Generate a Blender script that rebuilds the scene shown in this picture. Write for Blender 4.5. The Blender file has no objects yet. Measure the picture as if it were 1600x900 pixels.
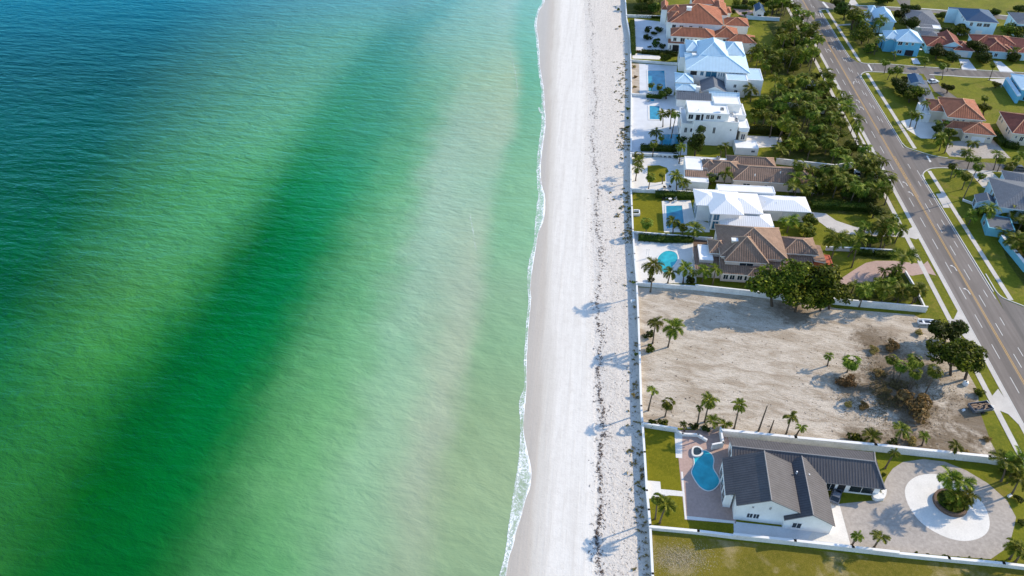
import bpy, bmesh, math, random
from mathutils import Vector, Matrix, noise
from mathutils.geometry import tessellate_polygon

# ------------------------------------------------------------------ camera, sky, sun, exposure
scene = bpy.context.scene
COL = scene.collection
F_PX, HORIZON, CAM_H = 1170.0, -506.0, 125.0          # focal length and horizon row (1600 px wide photo), camera height
PITCH = math.atan((450 - HORIZON) / F_PX)
cam_data = bpy.data.cameras.new('camera')
cam_data.sensor_width = 36.0
cam_data.lens = 36.0 * F_PX / 1600.0
cam_data.clip_start = 1.0
cam_data.clip_end = 20000.0
cam = bpy.data.objects.new('camera', cam_data)
cam.location = (0, 0, CAM_H)
cam.rotation_euler = (math.pi / 2 - PITCH, 0, 0)
COL.objects.link(cam)
scene.camera = cam

SUN_ELEV, SUN_AZ = math.radians(27.0), math.radians(22.0)     # azimuth measured from +X towards +Y
world = bpy.data.worlds.new('World')
scene.world = world
world.use_nodes = True
wn = world.node_tree.nodes
wl = world.node_tree.links
bg = wn['Background']
sky = wn.new('ShaderNodeTexSky')
sky.sky_type = 'NISHITA'
sky.sun_disc = False
sky.sun_elevation = SUN_ELEV
sky.sun_rotation = math.pi / 2 - SUN_AZ
sky.altitude = 20
sky.air_density = 1.0
sky.dust_density = 0.3
sky.ozone_density = 2.2
wl.new(sky.outputs[0], bg.inputs[0])
bg.inputs[1].default_value = 0.15

sun_data = bpy.data.lights.new('sun', 'SUN')
sun_data.energy = 2.9
sun_data.angle = math.radians(0.5)
sun_data.color = (1.0, 0.85, 0.64)
sun = bpy.data.objects.new('sun', sun_data)
sd = Vector((math.cos(SUN_ELEV) * math.cos(SUN_AZ), math.cos(SUN_ELEV) * math.sin(SUN_AZ), math.sin(SUN_ELEV)))
sun.rotation_euler = sd.to_track_quat('Z', 'Y').to_euler()
sun.location = sd * 400
COL.objects.link(sun)

vs = scene.view_settings
vs.view_transform = 'Standard'
vs.look = 'None'
vs.gamma = 1.0
vs.use_curve_mapping = False
vs.exposure = 1.12

random.seed(7)
R = random.Random(11)

# ------------------------------------------------------------------ survey helpers
def G(x, y, z=0.0):
    """Survey point: where the sight line through photo point (x, y) meets the level z."""
    dx = (x - 800) / F_PX
    dy = (450 - y) / F_PX
    d = Vector((dx, math.cos(PITCH) + dy * math.sin(PITCH), -math.sin(PITCH) + dy * math.cos(PITCH)))
    t = (z - CAM_H) / d.z
    return Vector((d.x * t, d.y * t, z))

def mpp(y):
    """metres per photo pixel across, on the ground at row y"""
    return (G(810, y) - G(800, y)).x / 10.0

ROAD_O = Vector((129.54, 237.07, 0))
RA = math.radians(83.9)
ROAD_T = Vector((math.cos(RA), math.sin(RA), 0))
ROAD_S = Vector((math.sin(RA), -math.cos(RA), 0))
def RD(s, t, z=0.0):
    p = ROAD_O + ROAD_S * s + ROAD_T * t
    return Vector((p.x, p.y, z))

def crop(ox, oy, k):
    return lambda x, y: (ox + x / k, oy + y / k)
P1 = crop(960, 0, 5.6964); P2 = crop(1220, 0, 4.205); P3 = crop(960, 130, 5.6964); P4 = crop(1220, 130, 4.205)
P5 = crop(960, 230, 4.706); P6 = crop(960, 330, 4.444); P7 = crop(1240, 300, 4.444)
S1 = crop(960, 440, 4.444); S2 = crop(1240, 460, 4.444); S3 = crop(980, 600, 4.706); S4 = crop(1240, 640, 4.444)
S5 = crop(980, 709, 4.706); S6 = crop(1240, 698, 4.444)
T1 = crop(1220, 0, 10); T2 = crop(1440, 0, 10); T3 = crop(960, 0, 10); T4 = crop(1340, 60, 10); T5 = crop(1440, 160, 10)
T6 = crop(1440, 250, 10); T7 = crop(1440, 80, 10); T8 = crop(1300, 0, 10); U1 = crop(1100, 0, 8.889); U2 = crop(1420, 300, 8.889)
U3 = crop(1160, 170, 8.889); U4 = crop(1160, 260, 5.6964); U5 = crop(1040, 40, 10); U6 = crop(1040, 140, 10); U7 = crop(1400, 540, 8)

# ------------------------------------------------------------------ object helpers
def tag(o, label=None, cat=None, group=None, kind=None):
    if label: o['label'] = label
    if cat: o['category'] = cat
    if group: o['group'] = group
    if kind: o['kind'] = kind
    return o

def obj(name, me, parent=None, loc=None):
    o = bpy.data.objects.new(name, me)
    COL.objects.link(o)
    if parent: o.parent = parent
    if loc is not None: o.location = loc
    return o

def empty(name, loc, label, cat, group=None):
    o = bpy.data.objects.new(name, None)
    o.empty_display_size = 0.5
    o.location = loc
    COL.objects.link(o)
    return tag(o, label, cat, group)

class MB:
    """collects faces; build() makes one mesh object"""
    def __init__(self):
        self.v, self.f, self.uv, self.mi = [], [], [], []
    def face(self, pts, mi=0, uv=None):
        i = len(self.v)
        self.v += [Vector(p) for p in pts]
        self.f.append(list(range(i, i + len(pts))))
        self.uv.append(uv)
        self.mi.append(mi)
    def slope(self, pts, mi=0):
        pts = [Vector(p) for p in pts]
        n = Vector((0, 0, 0))
        for i in range(len(pts)):
            a, b = pts[i], pts[(i + 1) % len(pts)]
            n += a.cross(b)
        if n.length < 1e-9: return
        n.normalize()
        if n.z < 0:
            n = -n
            pts.reverse()
        u = Vector((0, 0, 1)).cross(n)
        if u.length < 1e-4: u = Vector((1, 0, 0))
        u.normalize()
        v = n.cross(u)
        self.face(pts, mi, [(p.dot(u), p.dot(v)) for p in pts])
    def box(self, c, u, v, hx, hy, z0, z1, mi=0):
        """box round centre c with half sizes hx along u, hy along v"""
        c = Vector(c); a = Vector(u) * hx; b = Vector(v) * hy
        q = [c - a - b, c + a - b, c + a + b, c - a + b]
        self.prism(q, z0, z1, mi)
    def prism(self, q, z0, z1, mi=0, bottom=True):
        lo = [Vector((p.x, p.y, z0)) for p in q]
        hi = [Vector((p.x, p.y, z1)) for p in q]
        n = len(q)
        area = sum(q[i].x * q[(i + 1) % n].y - q[(i + 1) % n].x * q[i].y for i in range(n))
        if area < 0:
            lo.reverse(); hi.reverse()
        self.poly(hi, mi)
        if bottom: self.poly(list(reversed(lo)), mi)
        for i in range(n):
            j = (i + 1) % n
            L = (lo[j] - lo[i]).length
            self.face([lo[i], lo[j], hi[j], hi[i]], mi, [(0, z0), (L, z0), (L, z1), (0, z1)])
    def poly(self, pts, mi=0):
        pts = [Vector(p) for p in pts]
        if len(pts) <= 4:
            self.face(pts, mi, [(p.x, p.y) for p in pts]); return
        n = Vector((0, 0, 0))
        for i in range(len(pts)):
            n += pts[i].cross(pts[(i + 1) % len(pts)])
        for tri in tessellate_polygon([pts]):
            t = [pts[k] for k in tri]
            m = (t[1] - t[0]).cross(t[2] - t[0])
            if m.dot(n) < 0: t.reverse()
            self.face(t, mi, [(p.x, p.y) for p in t])
    def tube(self, path, radii, sides=6, mi=0, cap=True):
        rings = []
        for k, p in enumerate(path):
            p = Vector(p)
            d = (Vector(path[min(k + 1, len(path) - 1)]) - Vector(path[max(k - 1, 0)])).normalized()
            a = d.orthogonal().normalized()
            if abs(d.z) > .5: a = Vector((1, 0, 0)) - d * d.x; a.normalize()
            b = d.cross(a)
            rings.append([p + (a * math.cos(2 * math.pi * i / sides) + b * math.sin(2 * math.pi * i / sides)) * radii[k] for i in range(sides)])
        for k in range(len(rings) - 1):
            for i in range(sides):
                j = (i + 1) % sides
                self.face([rings[k][i], rings[k][j], rings[k + 1][j], rings[k + 1][i]], mi)
        if cap:
            self.face(rings[-1], mi)
            self.face(list(reversed(rings[0])), mi)
    def mesh(self, name, mats, smooth=False, origin=None):
        me = bpy.data.meshes.new(name)
        o = Vector(origin) if origin is not None else Vector((0, 0, 0))
        me.from_pydata([tuple(p - o) for p in self.v], [], self.f)
        if not isinstance(mats, (list, tuple)): mats = [mats]
        for m in mats: me.materials.append(m)
        if any(u is not None for u in self.uv):
            layer = me.uv_layers.new(name='UVMap')
            for p, u in zip(me.polygons, self.uv):
                if u:
                    for li, c in zip(p.loop_indices, u): layer.data[li].uv = c
        for p, m in zip(me.polygons, self.mi):
            p.material_index = m
            p.use_smooth = smooth
        me.update()
        return me
    def build(self, name, mats, parent=None, smooth=False):
        origin = parent.location if parent is not None and parent.parent is None else (parent_loc(parent) if parent is not None else None)
        return obj(name, self.mesh(name, mats, smooth, origin), parent)

def parent_loc(o):
    p = Vector((0, 0, 0))
    while o is not None:
        p = p + Vector(o.location)
        o = o.parent
    return p

def smooth_loop(pts, n=4, closed=True):
    out = []
    m = len(pts)
    rng = range(m) if closed else range(m - 1)
    for i in rng:
        if closed:
            p0, p1, p2, p3 = pts[i - 1], pts[i], pts[(i + 1) % m], pts[(i + 2) % m]
        else:
            p0, p1, p2, p3 = pts[max(i - 1, 0)], pts[i], pts[i + 1], pts[min(i + 2, m - 1)]
        for k in range(n):
            t = k / n
            out.append(tuple(0.5 * (2 * b + (c - a) * t + (2 * a - 5 * b + 4 * c - d) * t * t + (3 * b - a - 3 * c + d) * t ** 3)
                             for a, b, c, d in zip(p0, p1, p2, p3)))
    if not closed: out.append(tuple(pts[-1]))
    return out

# ------------------------------------------------------------------ materials
def new_mat(name):
    m = bpy.data.materials.new(name)
    m.use_nodes = True
    nt = m.node_tree
    b = nt.nodes['Principled BSDF']
    return m, nt, b

def N(nt, t, **kw):
    n = nt.nodes.new(t)
    for k, v in kw.items(): setattr(n, k, v)
    return n

def mixc(nt, fac, a, b, mode='MIX'):
    n = N(nt, 'ShaderNodeMix', data_type='RGBA', blend_type=mode)
    for sock, v in ((n.inputs[0], fac), (n.inputs[6], a), (n.inputs[7], b)):
        if hasattr(v, 'is_linked'): nt.links.new(v, sock)
        elif isinstance(v, (int, float)): sock.default_value = v
        else: sock.default_value = (*v[:3], 1)
    return n.outputs[2]

def math_n(nt, op, a, b=None, clamp=False):
    n = N(nt, 'ShaderNodeMath', operation=op, use_clamp=clamp)
    for sock, v in zip(n.inputs, (a, b)):
        if v is None: continue
        if hasattr(v, 'is_linked'): nt.links.new(v, sock)
        else: sock.default_value = v
    return n.outputs[0]

def ramp(nt, fac, stops):
    n = N(nt, 'ShaderNodeValToRGB')
    e = n.color_ramp.elements
    while len(e) > 1: e.remove(e[-1])
    e[0].position = stops[0][0]
    c = stops[0][1]
    e[0].color = (c, c, c, 1) if isinstance(c, (int, float)) else (*c, 1)
    for p, c in stops[1:]:
        x = e.new(p)
        x.color = (c, c, c, 1) if isinstance(c, (int, float)) else (*c, 1)
    nt.links.new(fac, n.inputs[0])
    return n.outputs[0]

def noise_n(nt, vec, scale, detail=4, rough=0.55, dist=0.0):
    n = N(nt, 'ShaderNodeTexNoise')
    n.inputs['Scale'].default_value = scale
    n.inputs['Detail'].default_value = detail
    n.inputs['Roughness'].default_value = rough
    n.inputs['Distortion'].default_value = dist
    if vec is not None: nt.links.new(vec, n.inputs['Vector'])
    return n.outputs[0]

def position(nt):
    return N(nt, 'ShaderNodeNewGeometry').outputs['Position']

def mapping(nt, vec, rot=(0, 0, 0), scale=(1, 1, 1), loc=(0, 0, 0)):
    # turn first, then stretch along the turned axes
    n = N(nt, 'ShaderNodeMapping')
    n.inputs['Rotation'].default_value = rot
    nt.links.new(vec, n.inputs['Vector'])
    s = N(nt, 'ShaderNodeMapping')
    s.inputs['Scale'].default_value = scale
    s.inputs['Location'].default_value = loc
    nt.links.new(n.outputs[0], s.inputs['Vector'])
    return s.outputs[0]

def bump(nt, b, height, strength=0.5, dist=0.1):
    n = N(nt, 'ShaderNodeBump')
    n.inputs['Strength'].default_value = strength
    n.inputs['Distance'].default_value = dist
    nt.links.new(height, n.inputs['Height'])
    nt.links.new(n.outputs[0], b.inputs['Normal'])

def basic(name, col, rough=0.6, var=0.12, scale=0.6, metal=0.0, spec=0.3, fine=0.0):
    """plain colour with soft mottling and optional fine grain"""
    m, nt, b = new_mat(name)
    pos = position(nt)
    f = noise_n(nt, pos, scale, 5, 0.6)
    c = mixc(nt, ramp(nt, f, [(0.3, 0.0), (0.7, 1.0)]), tuple(x * (1 - var) for x in col), tuple(min(1, x * (1 + var)) for x in col))
    if fine:
        g = noise_n(nt, pos, scale * 9, 3, 0.7)
        c = mixc(nt, fine, c, ramp(nt, g, [(0.35, tuple(x * 0.5 for x in col)), (0.65, tuple(min(1, x * 1.4) for x in col))]))
    nt.links.new(c, b.inputs['Base Color'])
    b.inputs['Roughness'].default_value = rough
    b.inputs['Metallic'].default_value = metal
    b.inputs['Specular IOR Level'].default_value = spec
    return m

def roof_mat(name, col, pitch=0.5, depth=0.35, rough=0.7, rows=True, var=0.25, col2=None):
    """tiles or metal seams that run down the slope (UV in metres: u along the eave, v up the slope)"""
    m, nt, b = new_mat(name)
    uv = N(nt, 'ShaderNodeUVMap').outputs[0]
    sx = N(nt, 'ShaderNodeSeparateXYZ')
    nt.links.new(uv, sx.inputs[0])
    u = math_n(nt, 'MULTIPLY', sx.outputs[0], 2 * math.pi / pitch)
    wave = math_n(nt, 'SINE', u)
    w01 = math_n(nt, 'MULTIPLY_ADD', wave, 0.5)
    nt.nodes[-1].inputs[2].default_value = 0.5
    if not rows:
        w01 = math_n(nt, 'POWER', w01, 4.0)
    h = w01
    pos = position(nt)
    f1 = noise_n(nt, pos, 0.5, 4, 0.6)
    f2 = noise_n(nt, mapping(nt, uv, scale=(1 / pitch, 2.2, 1)), 1.6, 2, 0.5)
    c2 = col2 or tuple(x * 0.62 for x in col)
    c = mixc(nt, ramp(nt, f1, [(0.3, 0.0), (0.72, 1.0)]), tuple(x * (1 - var) for x in col), tuple(min(1, x * (1 + var)) for x in col))
    c = mixc(nt, ramp(nt, f2, [(0.42, 0.0), (0.75, 0.75)]), c, c2)
    if rows:
        gr = ramp(nt, w01, [(0.0, 0.55), (0.35, 0.0)])
        c = mixc(nt, gr, c, tuple(x * 0.45 for x in col))
        v = math_n(nt, 'FRACT', math_n(nt, 'MULTIPLY', sx.outputs[1], 2.4))
        h = math_n(nt, 'ADD', w01, math_n(nt, 'MULTIPLY', v, 0.5))
    else:
        c = mixc(nt, ramp(nt, w01, [(0.45, 0.0), (0.8, 0.55)]), c, tuple(x * 0.5 for x in col))
    nt.links.new(c, b.inputs['Base Color'])
    b.inputs['Roughness'].default_value = rough
    b.inputs['Specular IOR Level'].default_value = 0.12
    bump(nt, b, h, depth, 0.12)
    return m

def leaf_mat(name, dark, light, yellow=None, trans=0.25):
    m, nt, b = new_mat(name)
    oi = N(nt, 'ShaderNodeObjectInfo').outputs['Random']
    gi = N(nt, 'ShaderNodeNewGeometry')
    ri = gi.outputs['Random Per Island']
    c = mixc(nt, ri, dark, light)
    if yellow:
        c = mixc(nt, ramp(nt, ri, [(0.80, 0.0), (0.97, 0.8)]), c, yellow)
    hs = N(nt, 'ShaderNodeHueSaturation')
    hs.inputs['Saturation'].default_value = 1.0
    nt.links.new(c, hs.inputs['Color'])
    nt.links.new(math_n(nt, 'MULTIPLY_ADD', oi, 1.0), hs.inputs['Value'])
    nt.nodes[-1].inputs[2].default_value = 0.80
    nt.links.new(math_n(nt, 'MULTIPLY_ADD', oi, 0.05), hs.inputs['Hue'])
    nt.nodes[-1].inputs[2].default_value = 0.478
    nt.links.new(hs.outputs[0], b.inputs['Base Color'])
    b.inputs['Roughness'].default_value = 0.6
    b.inputs['Specular IOR Level'].default_value = 0.08
    tr = N(nt, 'ShaderNodeBsdfTranslucent')
    nt.links.new(hs.outputs[0], tr.inputs[0])
    mx = N(nt, 'ShaderNodeMixShader')
    mx.inputs[0].default_value = trans
    nt.links.new(b.outputs[0], mx.inputs[1])
    nt.links.new(tr.outputs[0], mx.inputs[2])
    nt.links.new(mx.outputs[0], nt.nodes['Material Output'].inputs[0])
    return m

def grass_mat(name, a, b_, c_, dry=None, dry_amt=0.5, scale=0.12):
    m, nt, b = new_mat(name)
    pos = position(nt)
    f1 = noise_n(nt, pos, scale, 5, 0.62, 0.4)
    f2 = noise_n(nt, pos, 1.3, 4, 0.7)
    f3 = noise_n(nt, mapping(nt, pos, rot=(0, 0, 0.5), scale=(1, 2.2, 1)), 4.0, 3, 0.7)
    c = mixc(nt, ramp(nt, f1, [(0.34, 0.0), (0.62, 1.0)]), a, b_)
    c = mixc(nt, ramp(nt, f2, [(0.45, 0.0), (0.68, 0.75)]), c, c_)
    if dry:
        f4 = noise_n(nt, mapping(nt, pos, loc=(31, 7, 0)), scale * 1.6, 5, 0.65)
        c = mixc(nt, ramp(nt, f4, [(0.52, 0.0), (0.70, dry_amt)]), c, dry)
    c = mixc(nt, 0.45, c, ramp(nt, f3, [(0.3, (0.18, 0.18, 0.18)), (0.7, (0.9, 0.9, 0.9))]), 'OVERLAY')
    nt.links.new(c, b.inputs['Base Color'])
    b.inputs['Roughness'].default_value = 0.9
    b.inputs['Specular IOR Level'].default_value = 0.1
    bump(nt, b, f3, 0.6, 0.12)
    return m

M = {}
M['white_wall'] = basic('white_stucco', (0.76, 0.75, 0.72), 0.75, 0.09, 0.35, fine=0.06)
M['cream_wall'] = basic('cream_stucco', (0.62, 0.54, 0.42), 0.8, 0.07, 0.4)
M['pink_wall'] = basic('pale_pink_stucco', (0.60, 0.52, 0.47), 0.8, 0.07, 0.4)
M['red_wall'] = basic('brick_red_stucco', (0.42, 0.10, 0.05), 0.8, 0.1, 0.4)
M['blue_wall'] = basic('sky_blue_siding', (0.13, 0.42, 0.60), 0.7, 0.06, 0.4)
M['pale_blue_wall'] = basic('pale_blue_siding', (0.45, 0.64, 0.74), 0.7, 0.06, 0.4)
M['teal_wall'] = basic('teal_stucco', (0.16, 0.44, 0.54), 0.7, 0.06, 0.4)
M['garden_wall'] = basic('painted_garden_wall', (0.66, 0.65, 0.62), 0.8, 0.16, 0.4, fine=0.22)
M['trim'] = basic('white_trim', (0.72, 0.71, 0.69), 0.5, 0.03, 0.8)
M['flat_roof'] = basic('white_roof_membrane', (0.74, 0.735, 0.72), 0.6, 0.10, 0.3)
M['glass'] = basic('dark_window_glass', (0.018, 0.026, 0.035), 0.08, 0.2, 0.8, spec=0.6)
M['glass_blue'] = basic('blue_window_glass', (0.03, 0.12, 0.20), 0.08, 0.25, 0.5, spec=0.6)
M['dark'] = basic('dark_opening', (0.02, 0.02, 0.022), 0.8, 0.1)
M['timber'] = basic('weathered_timber', (0.20, 0.13, 0.08), 0.8, 0.3, 1.5)
M['stone_ring'] = basic('brown_stone', (0.13, 0.085, 0.06), 0.85, 0.3, 2.0)
M['trunk'] = basic('palm_trunk_bark', (0.11, 0.085, 0.06), 0.9, 0.3, 2.5)
M['bark'] = basic('tree_bark', (0.07, 0.05, 0.035), 0.9, 0.3, 2.5)
M['steel'] = basic('galvanised_steel', (0.32, 0.33, 0.34), 0.5, 0.1, metal=0.6)
M['rubber'] = basic('black_rubber', (0.02, 0.02, 0.02), 0.8, 0.1)
M['car_white'] = basic('white_car_paint', (0.75, 0.76, 0.78), 0.25, 0.02, spec=0.6)
M['car_grey'] = basic('grey_car_paint', (0.10, 0.11, 0.13), 0.25, 0.02, spec=0.6)
M['car_blue'] = basic('pale_blue_car_paint', (0.40, 0.58, 0.72), 0.25, 0.02, spec=0.6)
M['debris'] = basic('broken_wood_debris', (0.22, 0.15, 0.10), 0.9, 0.4, 1.2)
M['seat'] = basic('grey_cushion', (0.30, 0.31, 0.33), 0.9, 0.1)

M['roof_grey'] = roof_mat('grey_metal_roof', (0.092, 0.088, 0.094), 0.55, 0.35, 0.6, rows=False, var=0.15, col2=(0.078, 0.074, 0.078))
M['roof_brown'] = roof_mat('brown_tile_roof', (0.265, 0.175, 0.128), 0.6, 0.6, 0.8)
M['roof_terra'] = roof_mat('terracotta_tile_roof', (0.33, 0.125, 0.072), 0.6, 0.5, 0.8)
M['roof_red'] = roof_mat('dark_red_tile_roof', (0.22, 0.07, 0.05), 0.6, 0.5, 0.8)
M['roof_white'] = roof_mat('white_metal_roof', (0.76, 0.765, 0.77), 0.6, 0.05, 0.5, rows=False, var=0.03, col2=(0.70, 0.71, 0.73))
M['roof_blue'] = roof_mat('pale_blue_metal_roof', (0.46, 0.61, 0.71), 0.55, 0.14, 0.5, rows=False, var=0.07, col2=(0.41, 0.57, 0.68))
M['roof_navy'] = roof_mat('navy_metal_roof', (0.008, 0.055, 0.13), 0.55, 0.2, 0.6, rows=False, var=0.08, col2=(0.02, 0.06, 0.14))
M['roof_slate'] = roof_mat('grey_shingle_roof', (0.15, 0.165, 0.19), 0.7, 0.2, 0.85, rows=True, var=0.12)
M['ridge_brown'] = basic('pale_brown_ridge_tile', (0.44, 0.29, 0.20), 0.8, 0.15)
M['ridge_terra'] = basic('pale_terracotta_ridge_tile', (0.58, 0.30, 0.18), 0.8, 0.15)
M['ridge_white'] = basic('white_ridge_flashing', (0.78, 0.78, 0.78), 0.6, 0.05)
M['ridge_grey'] = basic('grey_ridge_flashing', (0.22, 0.21, 0.21), 0.5, 0.05)
M['ridge_blue'] = basic('pale_blue_ridge_flashing', (0.55, 0.72, 0.82), 0.5, 0.05)
RIDGE = {'roof_grey': 'ridge_grey', 'roof_brown': 'ridge_brown', 'roof_terra': 'ridge_terra', 'roof_red': 'ridge_terra',
         'roof_white': None, 'roof_blue': 'ridge_blue', 'roof_navy': None, 'roof_slate': None, 'flat_roof': None}

M['palm_leaf'] = leaf_mat('palm_leaf', (0.026, 0.044, 0.004), (0.130, 0.150, 0.012), (0.30, 0.27, 0.03))
M['fan_leaf'] = leaf_mat('fan_palm_leaf', (0.024, 0.042, 0.004), (0.115, 0.136, 0.012), (0.25, 0.24, 0.03))
M['tree_leaf'] = leaf_mat('tree_leaf', (0.014, 0.026, 0.003), (0.095, 0.115, 0.008), (0.23, 0.22, 0.015))
M['dark_leaf'] = leaf_mat('dark_hedge_leaf', (0.010, 0.020, 0.003), (0.055, 0.074, 0.008))
M['dry_leaf'] = leaf_mat('dry_bush_leaf', (0.11, 0.075, 0.028), (0.25, 0.17, 0.06), (0.32, 0.21, 0.06))

M['grass'] = grass_mat('lawn_grass', (0.084, 0.102, 0.007), (0.140, 0.150, 0.010), (0.185, 0.175, 0.014), dry=(0.24, 0.17, 0.05), dry_amt=0.45)
M['lawn'] = grass_mat('green_lawn', (0.100, 0.104, 0.006), (0.155, 0.146, 0.008), (0.190, 0.168, 0.012))
M['dry_grass'] = grass_mat('dry_field_grass', (0.10, 0.095, 0.010), (0.155, 0.130, 0.016), (0.185, 0.148, 0.026), dry=(0.33, 0.26, 0.14), dry_amt=0.8, scale=0.10)
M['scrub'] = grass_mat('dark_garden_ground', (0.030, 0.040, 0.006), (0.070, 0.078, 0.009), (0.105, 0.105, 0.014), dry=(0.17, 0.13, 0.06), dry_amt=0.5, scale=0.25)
M['concrete'] = basic('pale_concrete', (0.50, 0.47, 0.43), 0.85, 0.12, 0.3, fine=0.12)
M['white_deck'] = basic('white_stone_deck', (0.66, 0.635, 0.59), 0.7, 0.08, 0.35, fine=0.14)
M['blue_deck'] = basic('pale_deck_paving', (0.58, 0.59, 0.60), 0.7, 0.08, 0.3, fine=0.10)
M['paver'] = basic('grey_beige_pavers', (0.36, 0.32, 0.28), 0.85, 0.14, 0.15, fine=0.3)
M['pink_paver'] = basic('pinkish_pavers', (0.40, 0.28, 0.235), 0.85, 0.12, 0.2, fine=0.2)
M['kerb'] = basic('concrete_kerb', (0.55, 0.53, 0.50), 0.85, 0.1, 0.5)
M['paint_white'] = basic('white_road_paint', (0.60, 0.59, 0.56), 0.7, 0.15, 1.5, fine=0.35)
M['paint_yellow'] = basic('yellow_road_paint', (0.50, 0.30, 0.09), 0.7, 0.15, 1.5, fine=0.3)

def asphalt(name, col):
    m, nt, b = new_mat(name)
    pos = position(nt)
    # wear bands run along the road
    al = mapping(nt, pos, rot=(0, 0, -RA), scale=(0.02, 0.55, 1))
    f1 = noise_n(nt, al, 1.0, 4, 0.6)
    f2 = noise_n(nt, pos, 0.09, 4, 0.6)
    f3 = noise_n(nt, pos, 7.0, 3, 0.7)
    c = mixc(nt, ramp(nt, f1, [(0.32, 0.0), (0.68, 1.0)]), tuple(x * 0.72 for x in col), tuple(x * 1.3 for x in col))
    c = mixc(nt, ramp(nt, f2, [(0.4, 0.0), (0.62, 0.35)]), c, tuple(x * 0.7 for x in col))
    c = mixc(nt, 0.3, c, ramp(nt, f3, [(0.3, 0.3), (0.7, 0.7)]), 'OVERLAY')
    nt.links.new(c, b.inputs['Base Color'])
    b.inputs['Roughness'].default_value = 0.85
    b.inputs['Specular IOR Level'].default_value = 0.25
    return m
M['asphalt'] = asphalt('worn_asphalt', (0.165, 0.143, 0.128))
M['asphalt_side'] = asphalt('side_street_asphalt', (0.145, 0.13, 0.12))

def pool_mat(name, col):
    m, nt, b = new_mat(name)
    pos = position(nt)
    f = noise_n(nt, pos, 0.45, 3, 0.5)
    c = mixc(nt, ramp(nt, f, [(0.3, 0.0), (0.7, 1.0)]), tuple(x * 0.75 for x in col), tuple(x * 1.2 for x in col))
    nt.links.new(c, b.inputs['Base Color'])
    b.inputs['Roughness'].default_value = 0.12
    b.inputs['IOR'].default_value = 1.33
    bump(nt, b, noise_n(nt, pos, 3.0, 3, 0.5), 0.15, 0.05)
    return m
M['pool'] = pool_mat('turquoise_pool_water', (0.03, 0.36, 0.43))
M['pool_deep'] = pool_mat('blue_pool_water', (0.03, 0.23, 0.34))
M['spa'] = pool_mat('dark_spa_water', (0.03, 0.05, 0.06))

def dirt_mat():
    m, nt, b = new_mat('sandy_dirt')
    pos = position(nt)
    f1 = noise_n(nt, mapping(nt, pos, rot=(0, 0, 0.25), scale=(0.6, 1.6, 1)), 0.22, 6, 0.65, 0.6)
    f2 = noise_n(nt, mapping(nt, pos, rot=(0, 0, 0.3), scale=(0.5, 2.2, 1)), 1.1, 5, 0.7, 0.5)
    f3 = noise_n(nt, pos, 5.0, 3, 0.7)
    c = mixc(nt, ramp(nt, f1, [(0.36, 0.0), (0.60, 1.0)]), (0.345, 0.282, 0.21), (0.545, 0.478, 0.39))
    c = mixc(nt, ramp(nt, f2, [(0.50, 0.0), (0.72, 0.65)]), c, (0.24, 0.17, 0.115))
    # leaf litter and dry weeds under the trees
    for (px, py, rad) in ((1405, 575, 11), (1425, 640, 8), (1365, 530, 6), (1330, 605, 5), (1385, 608, 8), (1530, 655, 9), (1350, 690, 6), (1420, 690, 7), (1240, 490, 6), (1490, 700, 8)):
        q = G(px, py)
        d = N(nt, 'ShaderNodeVectorMath', operation='DISTANCE')
        nt.links.new(pos, d.inputs[0])
        d.inputs[1].default_value = q
        k = math_n(nt, 'DIVIDE', d.outputs['Value'], rad)
        k = math_n(nt, 'ADD', k, math_n(nt, 'MULTIPLY', math_n(nt, 'SUBTRACT', noise_n(nt, pos, 0.5, 5, 0.7), 0.5), 1.8))
        c = mixc(nt, ramp(nt, k, [(0.45, 0.75), (1.0, 0.0)]), c, (0.12, 0.085, 0.05))
    f4 = noise_n(nt, pos, 2.2, 5, 0.75, 1.0)
    c = mixc(nt, ramp(nt, f4, [(0.54, 0.0), (0.70, 0.6)]), c, (0.20, 0.14, 0.09))
    c = mixc(nt, 0.45, c, ramp(nt, f3, [(0.3, 0.2), (0.7, 0.8)]), 'OVERLAY')
    nt.links.new(c, b.inputs['Base Color'])
    b.inputs['Roughness'].default_value = 0.95
    b.inputs['Specular IOR Level'].default_value = 0.1
    bump(nt, b, f2, 0.7, 0.25)
    return m
M['dirt'] = dirt_mat()
# ------------------------------------------------------------------ sea
SEA_Z, BEACH_Z = -0.38, -0.40
SHORE = [(861, -150), (856, -60), (850, 0), (847, 8), (842, 15), (838, 35), (837, 47), (840, 62), (842, 80), (842, 100), (846, 130), (849, 145),
         (848, 165), (851, 180), (850, 200), (845, 230), (842, 262), (843, 285), (850, 305), (851, 325), (848, 348), (840, 365), (838, 380), (834, 400),
         (831, 425), (828, 446), (829, 470), (826, 500), (824, 530), (822, 570), (822.6, 600), (820, 629), (818.5, 649), (817.7, 673), (823, 706),
         (829, 730), (828, 755), (820.5, 780), (812, 810), (806, 829), (801, 850), (794, 874), (790, 900), (778, 960), (760, 1060)]
SHORE_W = [G(x, y, SEA_Z) for x, y in SHORE]
SHORE_W = [Vector((SHORE_W[0].x + 3000 * math.cos(RA), SHORE_W[0].y + 3000 * math.sin(RA), SEA_Z))] + SHORE_W + \
          [Vector((SHORE_W[-1].x - 30, SHORE_W[-1].y - 300, SEA_Z))]
def shore_x(Y):
    for a, b in zip(SHORE_W, SHORE_W[1:]):
        if b.y <= Y <= a.y:
            t = (Y - a.y) / (b.y - a.y)
            return a.x + (b.x - a.x) * t
    return SHORE_W[0].x if Y > SHORE_W[0].y else SHORE_W[-1].x

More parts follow.
